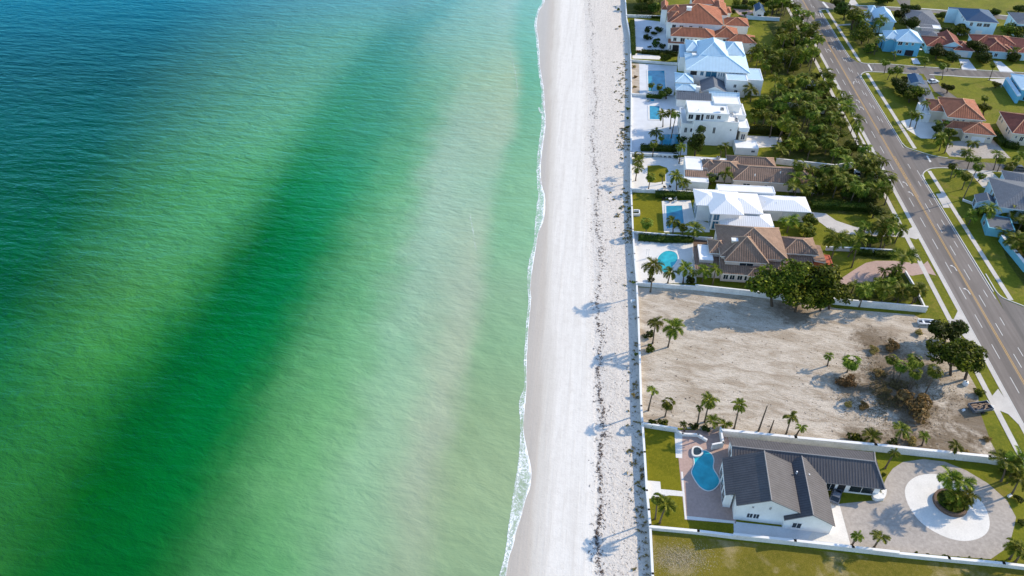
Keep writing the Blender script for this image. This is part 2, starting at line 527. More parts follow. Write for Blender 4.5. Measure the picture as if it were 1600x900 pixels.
# water colour by depth, sky reflection painted into the far blue: for a dozen survey lines across the sand bars, distance offshore and colour of each bar and trough
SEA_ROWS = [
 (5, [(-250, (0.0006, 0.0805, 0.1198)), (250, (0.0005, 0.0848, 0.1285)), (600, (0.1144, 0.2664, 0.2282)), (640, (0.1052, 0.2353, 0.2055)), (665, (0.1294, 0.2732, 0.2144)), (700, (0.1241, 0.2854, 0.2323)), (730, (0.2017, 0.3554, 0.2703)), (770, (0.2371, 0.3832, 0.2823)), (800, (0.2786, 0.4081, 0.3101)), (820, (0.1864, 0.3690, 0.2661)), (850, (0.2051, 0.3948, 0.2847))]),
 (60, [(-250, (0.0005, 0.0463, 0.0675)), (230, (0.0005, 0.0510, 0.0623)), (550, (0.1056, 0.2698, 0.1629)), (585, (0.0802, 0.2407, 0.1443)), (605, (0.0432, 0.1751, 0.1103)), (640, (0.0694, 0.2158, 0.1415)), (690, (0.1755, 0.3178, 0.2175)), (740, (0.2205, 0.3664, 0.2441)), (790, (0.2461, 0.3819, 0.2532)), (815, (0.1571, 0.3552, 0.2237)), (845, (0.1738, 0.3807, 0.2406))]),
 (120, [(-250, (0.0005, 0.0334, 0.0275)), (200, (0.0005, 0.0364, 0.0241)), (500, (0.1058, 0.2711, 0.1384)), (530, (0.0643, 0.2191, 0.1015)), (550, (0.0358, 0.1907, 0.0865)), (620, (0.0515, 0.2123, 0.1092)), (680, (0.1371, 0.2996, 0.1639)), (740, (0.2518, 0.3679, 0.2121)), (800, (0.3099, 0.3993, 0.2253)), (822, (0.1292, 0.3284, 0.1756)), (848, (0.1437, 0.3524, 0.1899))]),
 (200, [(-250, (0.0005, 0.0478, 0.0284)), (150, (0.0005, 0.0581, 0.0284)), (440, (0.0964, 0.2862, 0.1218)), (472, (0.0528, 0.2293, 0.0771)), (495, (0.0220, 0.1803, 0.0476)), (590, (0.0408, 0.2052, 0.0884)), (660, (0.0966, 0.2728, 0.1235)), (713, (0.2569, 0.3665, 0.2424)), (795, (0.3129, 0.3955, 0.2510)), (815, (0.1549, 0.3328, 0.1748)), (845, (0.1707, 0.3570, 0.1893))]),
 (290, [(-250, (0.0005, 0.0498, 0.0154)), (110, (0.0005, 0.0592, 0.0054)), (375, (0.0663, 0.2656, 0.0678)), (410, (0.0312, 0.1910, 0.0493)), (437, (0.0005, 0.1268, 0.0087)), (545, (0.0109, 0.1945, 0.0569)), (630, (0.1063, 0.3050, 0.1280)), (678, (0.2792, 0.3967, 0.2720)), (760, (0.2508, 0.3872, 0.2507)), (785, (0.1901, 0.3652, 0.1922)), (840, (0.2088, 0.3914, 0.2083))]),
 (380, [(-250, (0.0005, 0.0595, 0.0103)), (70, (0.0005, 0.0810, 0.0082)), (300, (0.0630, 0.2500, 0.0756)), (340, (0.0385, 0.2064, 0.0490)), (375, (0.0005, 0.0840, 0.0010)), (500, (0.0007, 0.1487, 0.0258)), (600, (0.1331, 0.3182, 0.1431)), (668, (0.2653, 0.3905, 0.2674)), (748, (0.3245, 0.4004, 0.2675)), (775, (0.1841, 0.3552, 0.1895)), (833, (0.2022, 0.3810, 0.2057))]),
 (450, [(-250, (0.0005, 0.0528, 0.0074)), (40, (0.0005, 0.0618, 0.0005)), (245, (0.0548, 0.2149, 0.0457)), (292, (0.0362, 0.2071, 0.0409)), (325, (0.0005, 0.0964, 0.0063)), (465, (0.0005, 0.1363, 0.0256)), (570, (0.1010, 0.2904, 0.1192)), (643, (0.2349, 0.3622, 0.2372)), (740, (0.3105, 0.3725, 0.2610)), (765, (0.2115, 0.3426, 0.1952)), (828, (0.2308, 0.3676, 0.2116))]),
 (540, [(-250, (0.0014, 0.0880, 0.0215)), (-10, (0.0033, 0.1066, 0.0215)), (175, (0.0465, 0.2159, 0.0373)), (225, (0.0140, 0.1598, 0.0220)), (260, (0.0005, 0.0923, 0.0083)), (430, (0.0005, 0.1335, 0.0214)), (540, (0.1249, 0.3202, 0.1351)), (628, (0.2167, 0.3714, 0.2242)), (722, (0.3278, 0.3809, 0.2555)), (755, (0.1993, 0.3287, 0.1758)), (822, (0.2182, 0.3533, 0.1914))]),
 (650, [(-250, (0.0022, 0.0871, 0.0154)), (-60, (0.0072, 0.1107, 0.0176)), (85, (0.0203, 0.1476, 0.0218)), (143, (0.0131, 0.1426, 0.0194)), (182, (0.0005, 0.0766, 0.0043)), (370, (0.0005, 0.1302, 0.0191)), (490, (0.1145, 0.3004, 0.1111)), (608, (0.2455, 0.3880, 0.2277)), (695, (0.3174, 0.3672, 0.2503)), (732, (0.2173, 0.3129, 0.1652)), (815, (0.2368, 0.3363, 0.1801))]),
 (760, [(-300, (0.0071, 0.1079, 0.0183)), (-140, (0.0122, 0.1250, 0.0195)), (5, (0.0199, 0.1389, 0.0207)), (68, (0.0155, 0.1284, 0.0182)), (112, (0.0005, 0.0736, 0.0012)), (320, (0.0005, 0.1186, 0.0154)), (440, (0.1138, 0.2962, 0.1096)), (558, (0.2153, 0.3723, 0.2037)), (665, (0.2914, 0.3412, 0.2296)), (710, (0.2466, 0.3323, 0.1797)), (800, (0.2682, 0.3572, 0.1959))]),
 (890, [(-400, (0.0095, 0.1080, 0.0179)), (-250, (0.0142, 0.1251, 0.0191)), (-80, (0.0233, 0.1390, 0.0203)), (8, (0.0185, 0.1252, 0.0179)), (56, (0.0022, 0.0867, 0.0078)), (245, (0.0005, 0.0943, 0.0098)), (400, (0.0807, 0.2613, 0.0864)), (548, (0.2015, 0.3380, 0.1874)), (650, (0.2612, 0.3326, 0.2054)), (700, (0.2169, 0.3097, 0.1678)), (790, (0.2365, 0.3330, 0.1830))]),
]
def lin(c):
    return tuple((x / 255 / 12.92) if x / 255 <= 0.04045 else ((x / 255 + 0.055) / 1.055) ** 2.4 for x in c)
SEA_W = []
for y, row in SEA_ROWS:
    SEA_W.append((G(0, y, SEA_Z).y, [(G(x, y, SEA_Z).x, c) for x, c in row]))
SEA_W.sort(key=lambda r: r[0])
SEA_GAIN = 1.0
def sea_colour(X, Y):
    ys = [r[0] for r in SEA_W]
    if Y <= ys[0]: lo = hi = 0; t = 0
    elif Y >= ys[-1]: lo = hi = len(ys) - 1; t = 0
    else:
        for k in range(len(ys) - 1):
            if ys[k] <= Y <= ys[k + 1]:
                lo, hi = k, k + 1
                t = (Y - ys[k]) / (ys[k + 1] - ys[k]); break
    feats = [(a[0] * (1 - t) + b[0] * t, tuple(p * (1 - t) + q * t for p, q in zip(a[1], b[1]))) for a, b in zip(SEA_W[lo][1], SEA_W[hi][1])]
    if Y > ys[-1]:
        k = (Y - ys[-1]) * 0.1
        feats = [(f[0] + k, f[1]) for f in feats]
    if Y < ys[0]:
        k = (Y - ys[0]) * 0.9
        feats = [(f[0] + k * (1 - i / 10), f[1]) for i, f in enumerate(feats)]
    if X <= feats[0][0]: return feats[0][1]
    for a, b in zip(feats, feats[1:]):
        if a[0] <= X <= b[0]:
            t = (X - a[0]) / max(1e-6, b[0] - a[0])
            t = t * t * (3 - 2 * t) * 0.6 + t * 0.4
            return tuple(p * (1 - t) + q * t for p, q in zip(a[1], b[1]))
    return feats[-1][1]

def build_sea():
    ys = [-300, -100, 0, 40]
    y = 60.0
    while y < 420: ys.append(y); y += 1.5
    ys += [440, 500, 600, 800, 1200, 2000, 3300]
    offs = [0, .4, .9, 1.5, 2.2, 3]
    o = 4.2
    while o < 300: offs.append(o); o += 1.6 if o < 120 else 3.0
    offs += [360, 500, 800, 1500, 4000]
    verts, cols, faces, calm = [], [], [], []
    n = len(offs)
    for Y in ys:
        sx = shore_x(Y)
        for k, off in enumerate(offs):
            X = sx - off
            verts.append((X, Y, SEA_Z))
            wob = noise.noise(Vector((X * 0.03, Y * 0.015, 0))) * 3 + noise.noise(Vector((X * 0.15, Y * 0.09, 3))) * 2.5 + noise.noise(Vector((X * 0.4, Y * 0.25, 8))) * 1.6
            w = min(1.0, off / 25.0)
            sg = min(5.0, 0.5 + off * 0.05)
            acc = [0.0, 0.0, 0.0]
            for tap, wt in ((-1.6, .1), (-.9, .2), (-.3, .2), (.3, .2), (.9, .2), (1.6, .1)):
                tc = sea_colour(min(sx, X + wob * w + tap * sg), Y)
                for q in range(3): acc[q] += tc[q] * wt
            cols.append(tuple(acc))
            # waves are lower in the sheltered shallows
            calm.append((0.42 + 0.58 * min(1.0, off / 110.0)) * (0.62 + 0.38 * min(1.0, max(0.0, (Y - 80) / 130.0))))
    for j in range(len(ys) - 1):
        for i in range(n - 1):
            a = j * n + i
            faces.append((a + 1, a, a + n, a + n + 1))
    me = bpy.data.meshes.new('sea')
    me.from_pydata(verts, [], faces)
    att = me.color_attributes.new('depth_sky_colour', 'FLOAT_COLOR', 'POINT')  # depth tones, with some sky reflection coloured into the far water
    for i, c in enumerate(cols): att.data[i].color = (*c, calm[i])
    m, nt, b = new_mat('sea_water')
    pos = position(nt)
    at = N(nt, 'ShaderNodeVertexColor', layer_name='depth_sky_colour')
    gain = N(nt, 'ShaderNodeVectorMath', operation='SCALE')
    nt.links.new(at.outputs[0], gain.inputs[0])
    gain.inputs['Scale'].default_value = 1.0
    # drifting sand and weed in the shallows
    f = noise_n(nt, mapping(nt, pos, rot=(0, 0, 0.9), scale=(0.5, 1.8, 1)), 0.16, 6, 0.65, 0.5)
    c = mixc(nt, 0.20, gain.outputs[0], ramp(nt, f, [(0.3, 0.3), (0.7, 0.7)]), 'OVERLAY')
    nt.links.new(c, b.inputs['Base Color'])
    b.inputs['Roughness'].default_value = 0.16
    b.inputs['IOR'].default_value = 1.33
    b.inputs['Specular IOR Level'].default_value = 0.0
    w1 = noise_n(nt, mapping(nt, pos, rot=(0, 0, 0.26), scale=(0.36, 1.0, 1)), 0.42, 5, 0.62, 0.3)
    w2 = noise_n(nt, mapping(nt, pos, rot=(0, 0, 0.62), scale=(0.45, 1.0, 1)), 1.1, 3, 0.5, 0.2)
    w3 = noise_n(nt, mapping(nt, pos, rot=(0, 0, 0.10), scale=(0.22, 1.0, 1)), 0.13, 3, 0.55, 0.4)
    h = math_n(nt, 'ADD', math_n(nt, 'ADD', w1, math_n(nt, 'MULTIPLY', w2, 0.20)), math_n(nt, 'MULTIPLY', w3, 1.2))
    bump(nt, b, h, 0.70, 1.15)
    nt.links.new(math_n(nt, 'MULTIPLY', at.outputs['Alpha'], 0.85), [k for k in nt.nodes if k.bl_idname == 'ShaderNodeBump'][0].inputs['Strength'])
    nrm = [k for k in nt.nodes if k.bl_idname == 'ShaderNodeBump'][0].outputs[0]
    gl = N(nt, 'ShaderNodeBsdfGlossy')
    gl.inputs['Color'].default_value = (0.10, 0.55, 0.85, 1)
    gl.inputs['Roughness'].default_value = 0.16
    nt.links.new(nrm, gl.inputs['Normal'])
    fr = N(nt, 'ShaderNodeFresnel')
    fr.inputs['IOR'].default_value = 1.33
    nt.links.new(nrm, fr.inputs['Normal'])
    mx = N(nt, 'ShaderNodeMixShader')
    nt.links.new(math_n(nt, 'MULTIPLY', fr.outputs[0], 0.75, clamp=True), mx.inputs[0])
    nt.links.new(b.outputs[0], mx.inputs[1])
    nt.links.new(gl.outputs[0], mx.inputs[2])
    nt.links.new(mx.outputs[0], nt.nodes['Material Output'].inputs[0])
    me.materials.append(m)
    for p in me.polygons: p.use_smooth = True
    tag(obj('sea', me), kind='structure')
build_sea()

# foam along the swash edge and two small breakers over the sand bar
def foam_mat(strength=1.15):
    m, nt, b = new_mat('sea_foam')
    pos = position(nt)
    b.inputs['Base Color'].default_value = (0.82, 0.85, 0.86, 1)
    b.inputs['Roughness'].default_value = 0.7
    uv = N(nt, 'ShaderNodeUVMap').outputs[0]
    sx = N(nt, 'ShaderNodeSeparateXYZ'); nt.links.new(uv, sx.inputs[0])
    f = noise_n(nt, pos, 0.9, 6, 0.72, 1.6)
    g = noise_n(nt, mapping(nt, pos, rot=(0, 0, -RA), scale=(0.4, 1, 1)), 0.35, 3, 0.6, 0.6)
    edge = ramp(nt, sx.outputs[0], [(0.0, 0.02), (0.10, 0.40), (0.35, 0.20), (0.75, 0.22), (0.90, 0.75), (1.0, 0.95)])
    a = math_n(nt, 'ADD', edge, ramp(nt, f, [(0.46, 0.0), (0.62, 0.75)]))
    a = math_n(nt, 'MULTIPLY', a, ramp(nt, g, [(0.36, 0.35), (0.58, 1.0)]))
    nt.links.new(math_n(nt, 'MULTIPLY', a, strength, clamp=True), b.inputs['Alpha'])
    return m
M['foam'] = foam_mat()
M['faint_foam'] = foam_mat(0.30)
def foam_strip(pts, name='foam', mat='foam'):
    """pts: (left, right, row)"""
    pts = smooth_loop(pts, 6, closed=False)
    mb = MB()
    for a, b in zip(pts, pts[1:]):
        if a[1] - a[0] < 0.3: continue
        def rg(y, s): return 1.1 * noise.noise(Vector((y * 0.13, s, 0))) + 0.5 * noise.noise(Vector((y * 0.6, s, 4)))
        q = [G(a[0] + rg(a[2], 1), a[2], -0.345), G(b[0] + rg(b[2], 1), b[2], -0.345), G(b[1] + rg(b[2], 9) * .7, b[2], -0.345), G(a[1] + rg(a[2], 9) * .7, a[2], -0.345)]
        mb.face(q, 0, [(0, a[2]), (0, b[2]), (1, b[2]), (1, a[2])])
    tag(mb.build(name, M[mat]), kind='structure')
foam_strip([(848, 852, -10), (846, 850, 5), (839, 842, 18), (835, 838.5, 40), (837.5, 841, 60), (839.5, 843, 85), (840.5, 844, 105), (844, 848, 128), (846, 850, 145),
            (846, 851, 162), (846, 852, 180), (845, 852, 200), (841, 848, 230), (838.5, 845, 258), (839, 846, 285), (841, 851, 305), (838, 852, 322), (836, 849, 345),
            (835, 842, 362), (834, 838.5, 380), (828, 835, 402), (824.5, 832, 420), (824, 829, 446), (825.5, 829.5, 470), (822.5, 826.8, 500), (820.5, 824.6, 530),
            (818.5, 822.8, 570), (819.5, 823, 600), (811, 821, 628), (812, 819, 650), (813, 818, 672), (811, 824, 705), (808, 830, 732), (804, 829, 758),
            (800, 821, 782), (796, 813, 812), (793, 807, 830), (791, 802, 852), (787, 795, 874), (780, 791, 899), (766, 778, 960)])
foam_strip([(733.6, 734.6, 335), (736, 738, 350), (738.5, 740.5, 365), (741, 742.6, 380), (744.5, 745.3, 392)], mat='faint_foam')
foam_strip([(796, 796.8, 80), (801, 802.3, 100), (804.8, 806.3, 118), (807, 808.2, 135), (808, 808.8, 152)], mat='faint_foam')
foam_strip([(841, 843.5, 168), (844, 846, 176), (851, 853, 178), (858, 860, 160), (857, 858.5, 152)][:3])

# ------------------------------------------------------------------ beach
BROWS = [(0, 978, 918, 908, 876, 866, 850), (100, 984, 927, 912, 872, 862, 843), (200, 986, 930, 912, 870, 860, 850), (300, 987, 932, 918, 866, 858, 848),
         (450, 995, 937, 922, 862, 852, 828), (600, 1001, 938, 925, 864, 846, 822), (750, 1009, 938, 930, 858, 838, 826), (900, 1018, 937, 925, 848, 826, 790)]
BU = [0.0, 0.25, 0.4, 0.65, 0.78, 0.9]
def beach_mat():
    m, nt, b = new_mat('beach_sand')
    pos = position(nt)
    uv = N(nt, 'ShaderNodeUVMap').outputs[0]
    sx = N(nt, 'ShaderNodeSeparateXYZ'); nt.links.new(uv, sx.inputs[0])
    u = sx.outputs[0]
    along = mapping(nt, pos, rot=(0, 0, -RA), scale=(0.035, 1.0, 1))
    st = noise_n(nt, along, 0.8, 5, 0.6)
    big = noise_n(nt, mapping(nt, pos, rot=(0, 0, -RA), scale=(0.25, 1.0, 1)), 0.22, 5, 0.6, 0.5)
    wob = math_n(nt, 'MULTIPLY', math_n(nt, 'SUBTRACT', st, 0.5), 0.05)
    wob2 = math_n(nt, 'MULTIPLY', math_n(nt, 'SUBTRACT', big, 0.5), 0.10)
    uu = math_n(nt, 'ADD', math_n(nt, 'ADD', u, wob), wob2)
    c = ramp(nt, uu, [(0.0, (0.63, 0.57, 0.50)), (0.20, (0.63, 0.58, 0.52)), (0.28, (0.60, 0.565, 0.52)), (0.38, (0.64, 0.605, 0.555)), (0.43, (0.67, 0.64, 0.59)), (0.62, (0.67, 0.637, 0.585)),
                      (0.67, (0.585, 0.55, 0.495)), (0.76, (0.53, 0.495, 0.44)), (0.80, (0.455, 0.41, 0.355)), (0.88, (0.415, 0.375, 0.325)), (0.93, (0.43, 0.395, 0.34)), (1.0, (0.5, 0.5, 0.45))])
    # rake and tyre streaks, footprints and scattered weed
    st2 = noise_n(nt, mapping(nt, pos, rot=(0, 0, -RA), scale=(0.05, 1.0, 1), loc=(5, 3, 0)), 2.6, 4, 0.65)
    c = mixc(nt, ramp(nt, st, [(0.46, 0.0), (0.66, 0.30)]), c, (0.47, 0.43, 0.38))
    c = mixc(nt, ramp(nt, st2, [(0.55, 0.0), (0.68, 0.28)]), c, (0.42, 0.38, 0.33))
    mott = noise_n(nt, pos, 0.5, 5, 0.7)
    c = mixc(nt, ramp(nt, mott, [(0.46, 0.0), (0.66, 0.22)]), c, (0.47, 0.43, 0.38))
    rip = noise_n(nt, pos, 3.5, 3, 0.7)
    c = mixc(nt, ramp(nt, rip, [(0.58, 0.0), (0.72, 0.30)]), c, (0.36, 0.32, 0.28))
    fp = noise_n(nt, mapping(nt, pos, rot=(0, 0, 0.3)), 1.5, 4, 0.72, 0.6)
    dryzone = ramp(nt, u, [(0.34, 1.0), (0.44, 0.22)])
    k = math_n(nt, 'MULTIPLY', ramp(nt, fp, [(0.52, 0.0), (0.68, 0.50)]), dryzone)
    c = mixc(nt, k, c, (0.26, 0.21, 0.17))
    nt.links.new(c, b.inputs['Base Color'])
    rr = ramp(nt, u, [(0.78, 0.92), (0.86, 0.42)])
    nt.links.new(rr, b.inputs['Roughness'])
    b.inputs['Specular IOR Level'].default_value = 0.25
    hh = math_n(nt, 'ADD', math_n(nt, 'MULTIPLY', fp, dryzone), math_n(nt, 'MULTIPLY', st, 0.25))
    bump(nt, b, hh, 0.7, 0.30)
    return m
def build_beach():
    rows = []
    for r in BROWS:
        y = r[0]
        rows.append([G(x, y, BEACH_Z) for x in r[1:]])
    first, last = rows[0], rows[-1]
    rows = [[p + ROAD_T * 3000 for p in first], [p + ROAD_T * 120 for p in first]] + rows + [[p - ROAD_T * 60 for p in last], [p - ROAD_T * 300 for p in last]]
    fine = []
    for a, b in zip(rows, rows[1:]):
        for k in range(8):
            fine.append([p.lerp(q, k / 8) for p, q in zip(a, b)])
    fine.append(rows[-1])
    mb = MB()
    for a, b in zip(fine, fine[1:]):
        ra = [a[0] + Vector((14, 0, 0))] + a + [a[-1] - Vector((10, 0, 0)), a[-1] - Vector((30, 0, 2)), a[-1] - Vector((6000, 0, 40))]
        rb = [b[0] + Vector((14, 0, 0))] + b + [b[-1] - Vector((10, 0, 0)), b[-1] - Vector((30, 0, 2)), b[-1] - Vector((6000, 0, 40))]
        us = [-0.2] + BU + [1.0, 1.0, 1.0]
        for i in range(len(us) - 1):
            mb.face([ra[i + 1], ra[i], rb[i], rb[i + 1]], 0, [(us[i + 1], a[0].y), (us[i], a[0].y), (us[i], b[0].y), (us[i + 1], b[0].y)])
    tag(mb.build('beach', beach_mat()), kind='structure')
build_beach()

# seaweed wrack line and beach grass: too many bits to count
def scatter_bits(name, mat, n, pick, smin, smax, flat=0.25):
    mb = MB()
    for _ in range(n):
        p = pick()
        s = R.uniform(smin, smax)
        a = R.uniform(0, 6.28)
        for k in range(R.randint(2, 4)):
            c = p + Vector((R.uniform(-s, s), R.uniform(-s, s), 0)) * 0.8
            a += R.uniform(0.5, 2)
            l, w = s * R.uniform(0.5, 1.2), s * R.uniform(0.12, 0.3)
            d = Vector((math.cos(a), math.sin(a), 0)); e = Vector((-d.y, d.x, 0))
            h = s * flat * R.uniform(.4, 1.2)
            mb.face([c - d * l, c + e * w + Vector((0, 0, h)), c + d * l])
            mb.face([c - d * l, c - e * w, c + e * w + Vector((0, 0, h))])
    o = mb.build(name, mat)
    return tag(o, kind='stuff')
def scatter_leaves(name, mat, n, pick, smin, smax, hmax):
    mb = MB()
    for _ in range(n):
        p = pick() + Vector((0, 0, R.random() ** 2 * hmax + .01))
        nn = Vector((R.gauss(0, .6), R.gauss(0, .6), 1)).normalized()
        a = nn.orthogonal().normalized(); b = nn.cross(a)
        t = R.uniform(0, 6.28); a, b = a * math.cos(t) + b * math.sin(t), b * math.cos(t) - a * math.sin(t)
        s = R.uniform(smin, smax)
        mb.face([p - a * s, p - b * s * .4, p + a * s, p + b * s * .4])
    return tag(mb.build(name, mat), kind='stuff')
def beach_row(y, k):
    for a, b in zip(BROWS, BROWS[1:]):
        if a[0] <= y <= b[0]:
            t = (y - a[0]) / (b[0] - a[0])
            return a[k] + (b[k] - a[k]) * t
    return BROWS[-1][k]
def wrack_pick():
    y = R.uniform(0, 900)
    x = beach_row(y, 2) + R.gauss(0, 1.0) * (1.4 if R.random() < .6 else 6.0) * 0.9 + 3 * math.sin(y * 0.05) + 2 * math.sin(y * .021) + 1.5 * math.sin(y * .17)
    return G(x, y, BEACH_Z + .02)
M['weed'] = basic('dried_seaweed', (0.10, 0.065, 0.045), 0.9, 0.4, 3.0)
tag(scatter_bits('seaweed', M['weed'], 1700, wrack_pick, 0.08, 0.36), 'dark dried seaweed line strewn along the white beach', 'seaweed')
def grass_pick():
    y = R.choice([R.uniform(95, 160), R.uniform(200, 235), R.uniform(300, 380), R.uniform(560, 900), R.uniform(0, 900)])
    x = beach_row(y, 1) - 4 - abs(R.gauss(0, 1)) * 9
    return G(x, y, BEACH_Z + .02)
tag(scatter_bits('beach_grass', leaf_mat('beach_grass_leaf', (0.13, 0.115, 0.04), (0.30, 0.23, 0.09)), 380, grass_pick, 0.2, 0.62, 0.9), 'sparse olive beach grass tufts at the foot of the sea wall', 'beach grass')
def foot_pick():
    y = R.uniform(0, 900)
    x = R.uniform(beach_row(y, 2), beach_row(y, 1) - 2)
    return G(x, y, BEACH_Z + .01)
def lot_pick():
    while True:
        x, y = R.uniform(1008, 1545), R.uniform(470, 715)
        if y > 468 + (x - 1000) * .05 and y < 664 + (x - 1008) * .098 and x < 1432 + (y - 490) * .55:
            d = math.hypot((x - 1400) / 110, (y - 600) / 75)
            if R.random() < (.9 if d < 1 else .22): return G(x, y, .015)
M['twig'] = basic('dry_twigs', (0.17, 0.115, 0.07), 0.9, 0.4, 3.0)
tag(scatter_bits('dry_twigs', M['twig'], 900, lot_pick, 0.05, 0.24, 0.5), 'dry twigs and dead weeds strewn over the sandy vacant lot', 'twigs')
def weed_pick():
    while True:
        a, r = R.uniform(0, 6.28), R.gauss(0, .55)
        x, y = 1395 + 95 * r * math.cos(a), 612 + 62 * r * math.sin(a)
        q = G(x, y, .015)
        if x < 1500 and noise.noise(Vector((q.x * .22, q.y * .22, 1))) + .25 * noise.noise(Vector((q.x * .9, q.y * .9, 2))) > -.08: return q
tag(scatter_leaves('dry_weeds', leaf_mat('dry_weed_leaf', (0.09, 0.072, 0.03), (0.20, 0.16, 0.065), (0.13, 0.13, 0.03)), 9000, weed_pick, 0.07, 0.2, .5), 'brown dry weeds matted under the fan palms of the sandy lot', 'dry weeds')
def straw_pick():
    return G(1062 + R.gauss(0, 24), 872 + R.gauss(0, 11), .015)
M['straw'] = basic('bleached_straw', (0.46, 0.38, 0.25), 0.9, 0.3, 2.0)
tag(scatter_leaves('dry_straw', M['straw'], 6000, straw_pick, 0.03, 0.11, .06), 'bleached dry straw patch in the field below the white wall', 'dry straw')
tag(scatter_bits('beach_litter', M['weed'], 1500, foot_pick, 0.06, 0.2), 'fine scattered weed bits on the upper beach sand', 'weed bits')

# ------------------------------------------------------------------ land, roads, pavements
WALL_LINE = [(977, 0), (979, 31), (984.5, 60), (985.5, 97), (986.3, 130), (986, 200), (985.7, 240), (985.7, 298), (987, 325), (988.6, 362), (991, 400), (994.5, 444), (997, 500), (999, 552),
             (1001.4, 638), (1003.4, 664), (1006.5, 710), (1010, 770), (1013, 800), (1015.2, 824), (1019, 900)]
WL = [G(x, y) for x, y in WALL_LINE]
def ground_poly(name, pts, z, mat, world=False, kind='structure'):
    mb = MB()
    q = [Vector((p[0], p[1], z)) if world else G(p[0], p[1], z) for p in pts]
    n = sum(q[i].x * q[(i + 1) % len(q)].y - q[(i + 1) % len(q)].x * q[i].y for i in range(len(q)))
    if n < 0: q.reverse()
    mb.poly(q)
    return tag(mb.build(name, mat), kind=kind)

land = [WL[0] + ROAD_T * 4000] + [WL[0] + ROAD_T * 60] + WL + [WL[-1] - ROAD_T * 60, WL[-1] - ROAD_T * 400, Vector((5000, -350, 0)), Vector((6000, 4300, 0))]
ground_poly('ground', [(p.x, p.y) for p in land], 0.0, M['grass'], world=True)

def strip(name, s0, s1, t0, t1, z, mat, kind='structure', height=None):
    mb = MB()
    q = [RD(s0, t0), RD(s1, t0), RD(s1, t1), RD(s0, t1)]
    if height: mb.prism(q, 0.0, height)
    else:
        q = [Vector((p.x, p.y, z)) for p in q]
        mb.poly(q)
    return tag(mb.build(name, mat), kind=kind)
TA, TB = -420.0, 1500.0
strip('road', -5.75, 5.6, TA, TB, 0.034, M['asphalt'])
strip('gutter', -6.25, -5.30, TA, TB, 0.040, M['concrete'])
strip('pavement', -10.0, -8.75, TA, TB, 0.052, M['concrete'])
def rt(px, py):
    d = G(px, py) - ROAD_O
    return d.dot(ROAD_T)
RSEG = [(rt(1289, 15), rt(1341, 95)), (rt(1352, 114), rt(1427, 232)), (rt(1452, 267), rt(1581, 469))]
for a, b in RSEG:
    strip('pavement', 8.4, 9.65, min(a, b), max(a, b), 0.052, M['concrete'])
    strip('kerb', 5.62, 5.86, min(a, b) + 3, max(a, b) - 3, 0, M['kerb'], height=0.13)
strip('pavement', 8.4, 9.65, rt(1282, 0) + 8, TB, 0.052, M['concrete'])
strip('kerb', 5.62, 5.86, rt(1282, 0) + 12, TB, 0, M['kerb'], height=0.13)

ST = 0.030
ground_poly('side_street', [(1322, 79), (1330, 90), (1340, 97), (1355, 100), (1390, 101), (1440, 105), (1500, 108.5), (1600, 114.5), (2600, 177), (2600, 189), (1600, 121.8), (1520, 120), (1452, 116), (1410, 113.6), (1360, 111.5), (1349, 114), (1344, 120), (1345, 127), (1330, 115)], ST, M['asphalt_side'])
ground_poly('side_street', [(1396, 208), (1403, 219), (1412, 229), (1427, 235.5), (1458, 244.5), (1481.6, 248), (1600, 259.8), (2600, 366), (2600, 386), (1600, 270), (1553, 266.8), (1517, 265.4), (1479, 261.8), (1456, 262.5), (1446, 266.5), (1441, 273), (1442, 281), (1420, 262)], ST, M['asphalt_side'])
ground_poly('side_street', [(1268, -3), (1282, 1.2), (1305, 6.5), (1330, 9.3), (1420, 13.4), (1480, 17.3), (1600, 28), (2600, 123), (2600, 138), (1600, 34), (1480, 21.5), (1420, 18), (1330, 14.2), (1300, 13.5), (1284, 14.5), (1280, 18), (1282, 24), (1268, 10)], ST, M['asphalt_side'])
ground_poly('side_street', [(1550, 446), (1556, 457.5), (1566, 466), (1578, 471.5), (1600, 480), (2600, 780), (2600, 930), (1680, 640), (1640, 625), (1610, 570)], ST, M['asphalt_side'])

def kerb_line(pts, w=0.2, h=0.12, name='kerb', mat='kerb'):
    """kerb stones along a surveyed line, closed ends"""
    q = [G(x, y) for x, y in smooth_loop(pts, 4, closed=False)]
    mb = MB()
    L, Rr = [], []
    for i, p in enumerate(q):
        d = (q[min(i + 1, len(q) - 1)] - q[max(i - 1, 0)]); d.z = 0; d.normalize()
        n = Vector((-d.y, d.x, 0)) * w / 2
        L.append(p + n); Rr.append(p - n)
    for i in range(len(q) - 1):
        a, b, c, d = L[i], L[i + 1], Rr[i + 1], Rr[i]
        up = Vector((0, 0, h))
        mb.face([d + up, c + up, b + up, a + up])
        mb.face([a, a + up, b + up, b]); mb.face([c, c + up, d + up, d])
    for a, d in ((L[0], Rr[0]), (Rr[-1], L[-1])):
        up = Vector((0, 0, h)); mb.face([a, d, d + up, a + up])
    return tag(mb.build(name, M[mat]), kind='structure')
kerb_line([(1338, 91), (1345, 97.3), (1355, 99.4), (1390, 100.4), (1440, 104.4), (1500, 107.8), (1600, 113.8)], 0.35)
kerb_line([(1345, 122), (1346, 116), (1353, 112.5), (1365, 112.4), (1410, 114.4), (1436, 116)], 0.35)
kerb_line([(1452, 116.8), (1486, 118.6), (1520, 120.8), (1600, 122.6)], 0.5)
kerb_line([(1410, 224), (1416, 230), (1428, 234.4), (1458, 243.4), (1481, 246.8)], 0.25)
kerb_line([(1445, 280), (1442, 273), (1446, 267.5), (1456, 263.3), (1479, 262.6), (1517, 266.4), (1553, 267.8), (1600, 271)], 0.28)
kerb_line([(1540, 428), (1549, 443), (1557, 456), (1566, 464.6), (1578, 470), (1600, 478.5)], 0.25)
kerb_line([(1284, 27), (1281, 19), (1285, 15.2), (1300, 14.4), (1330, 15)], 0.4)
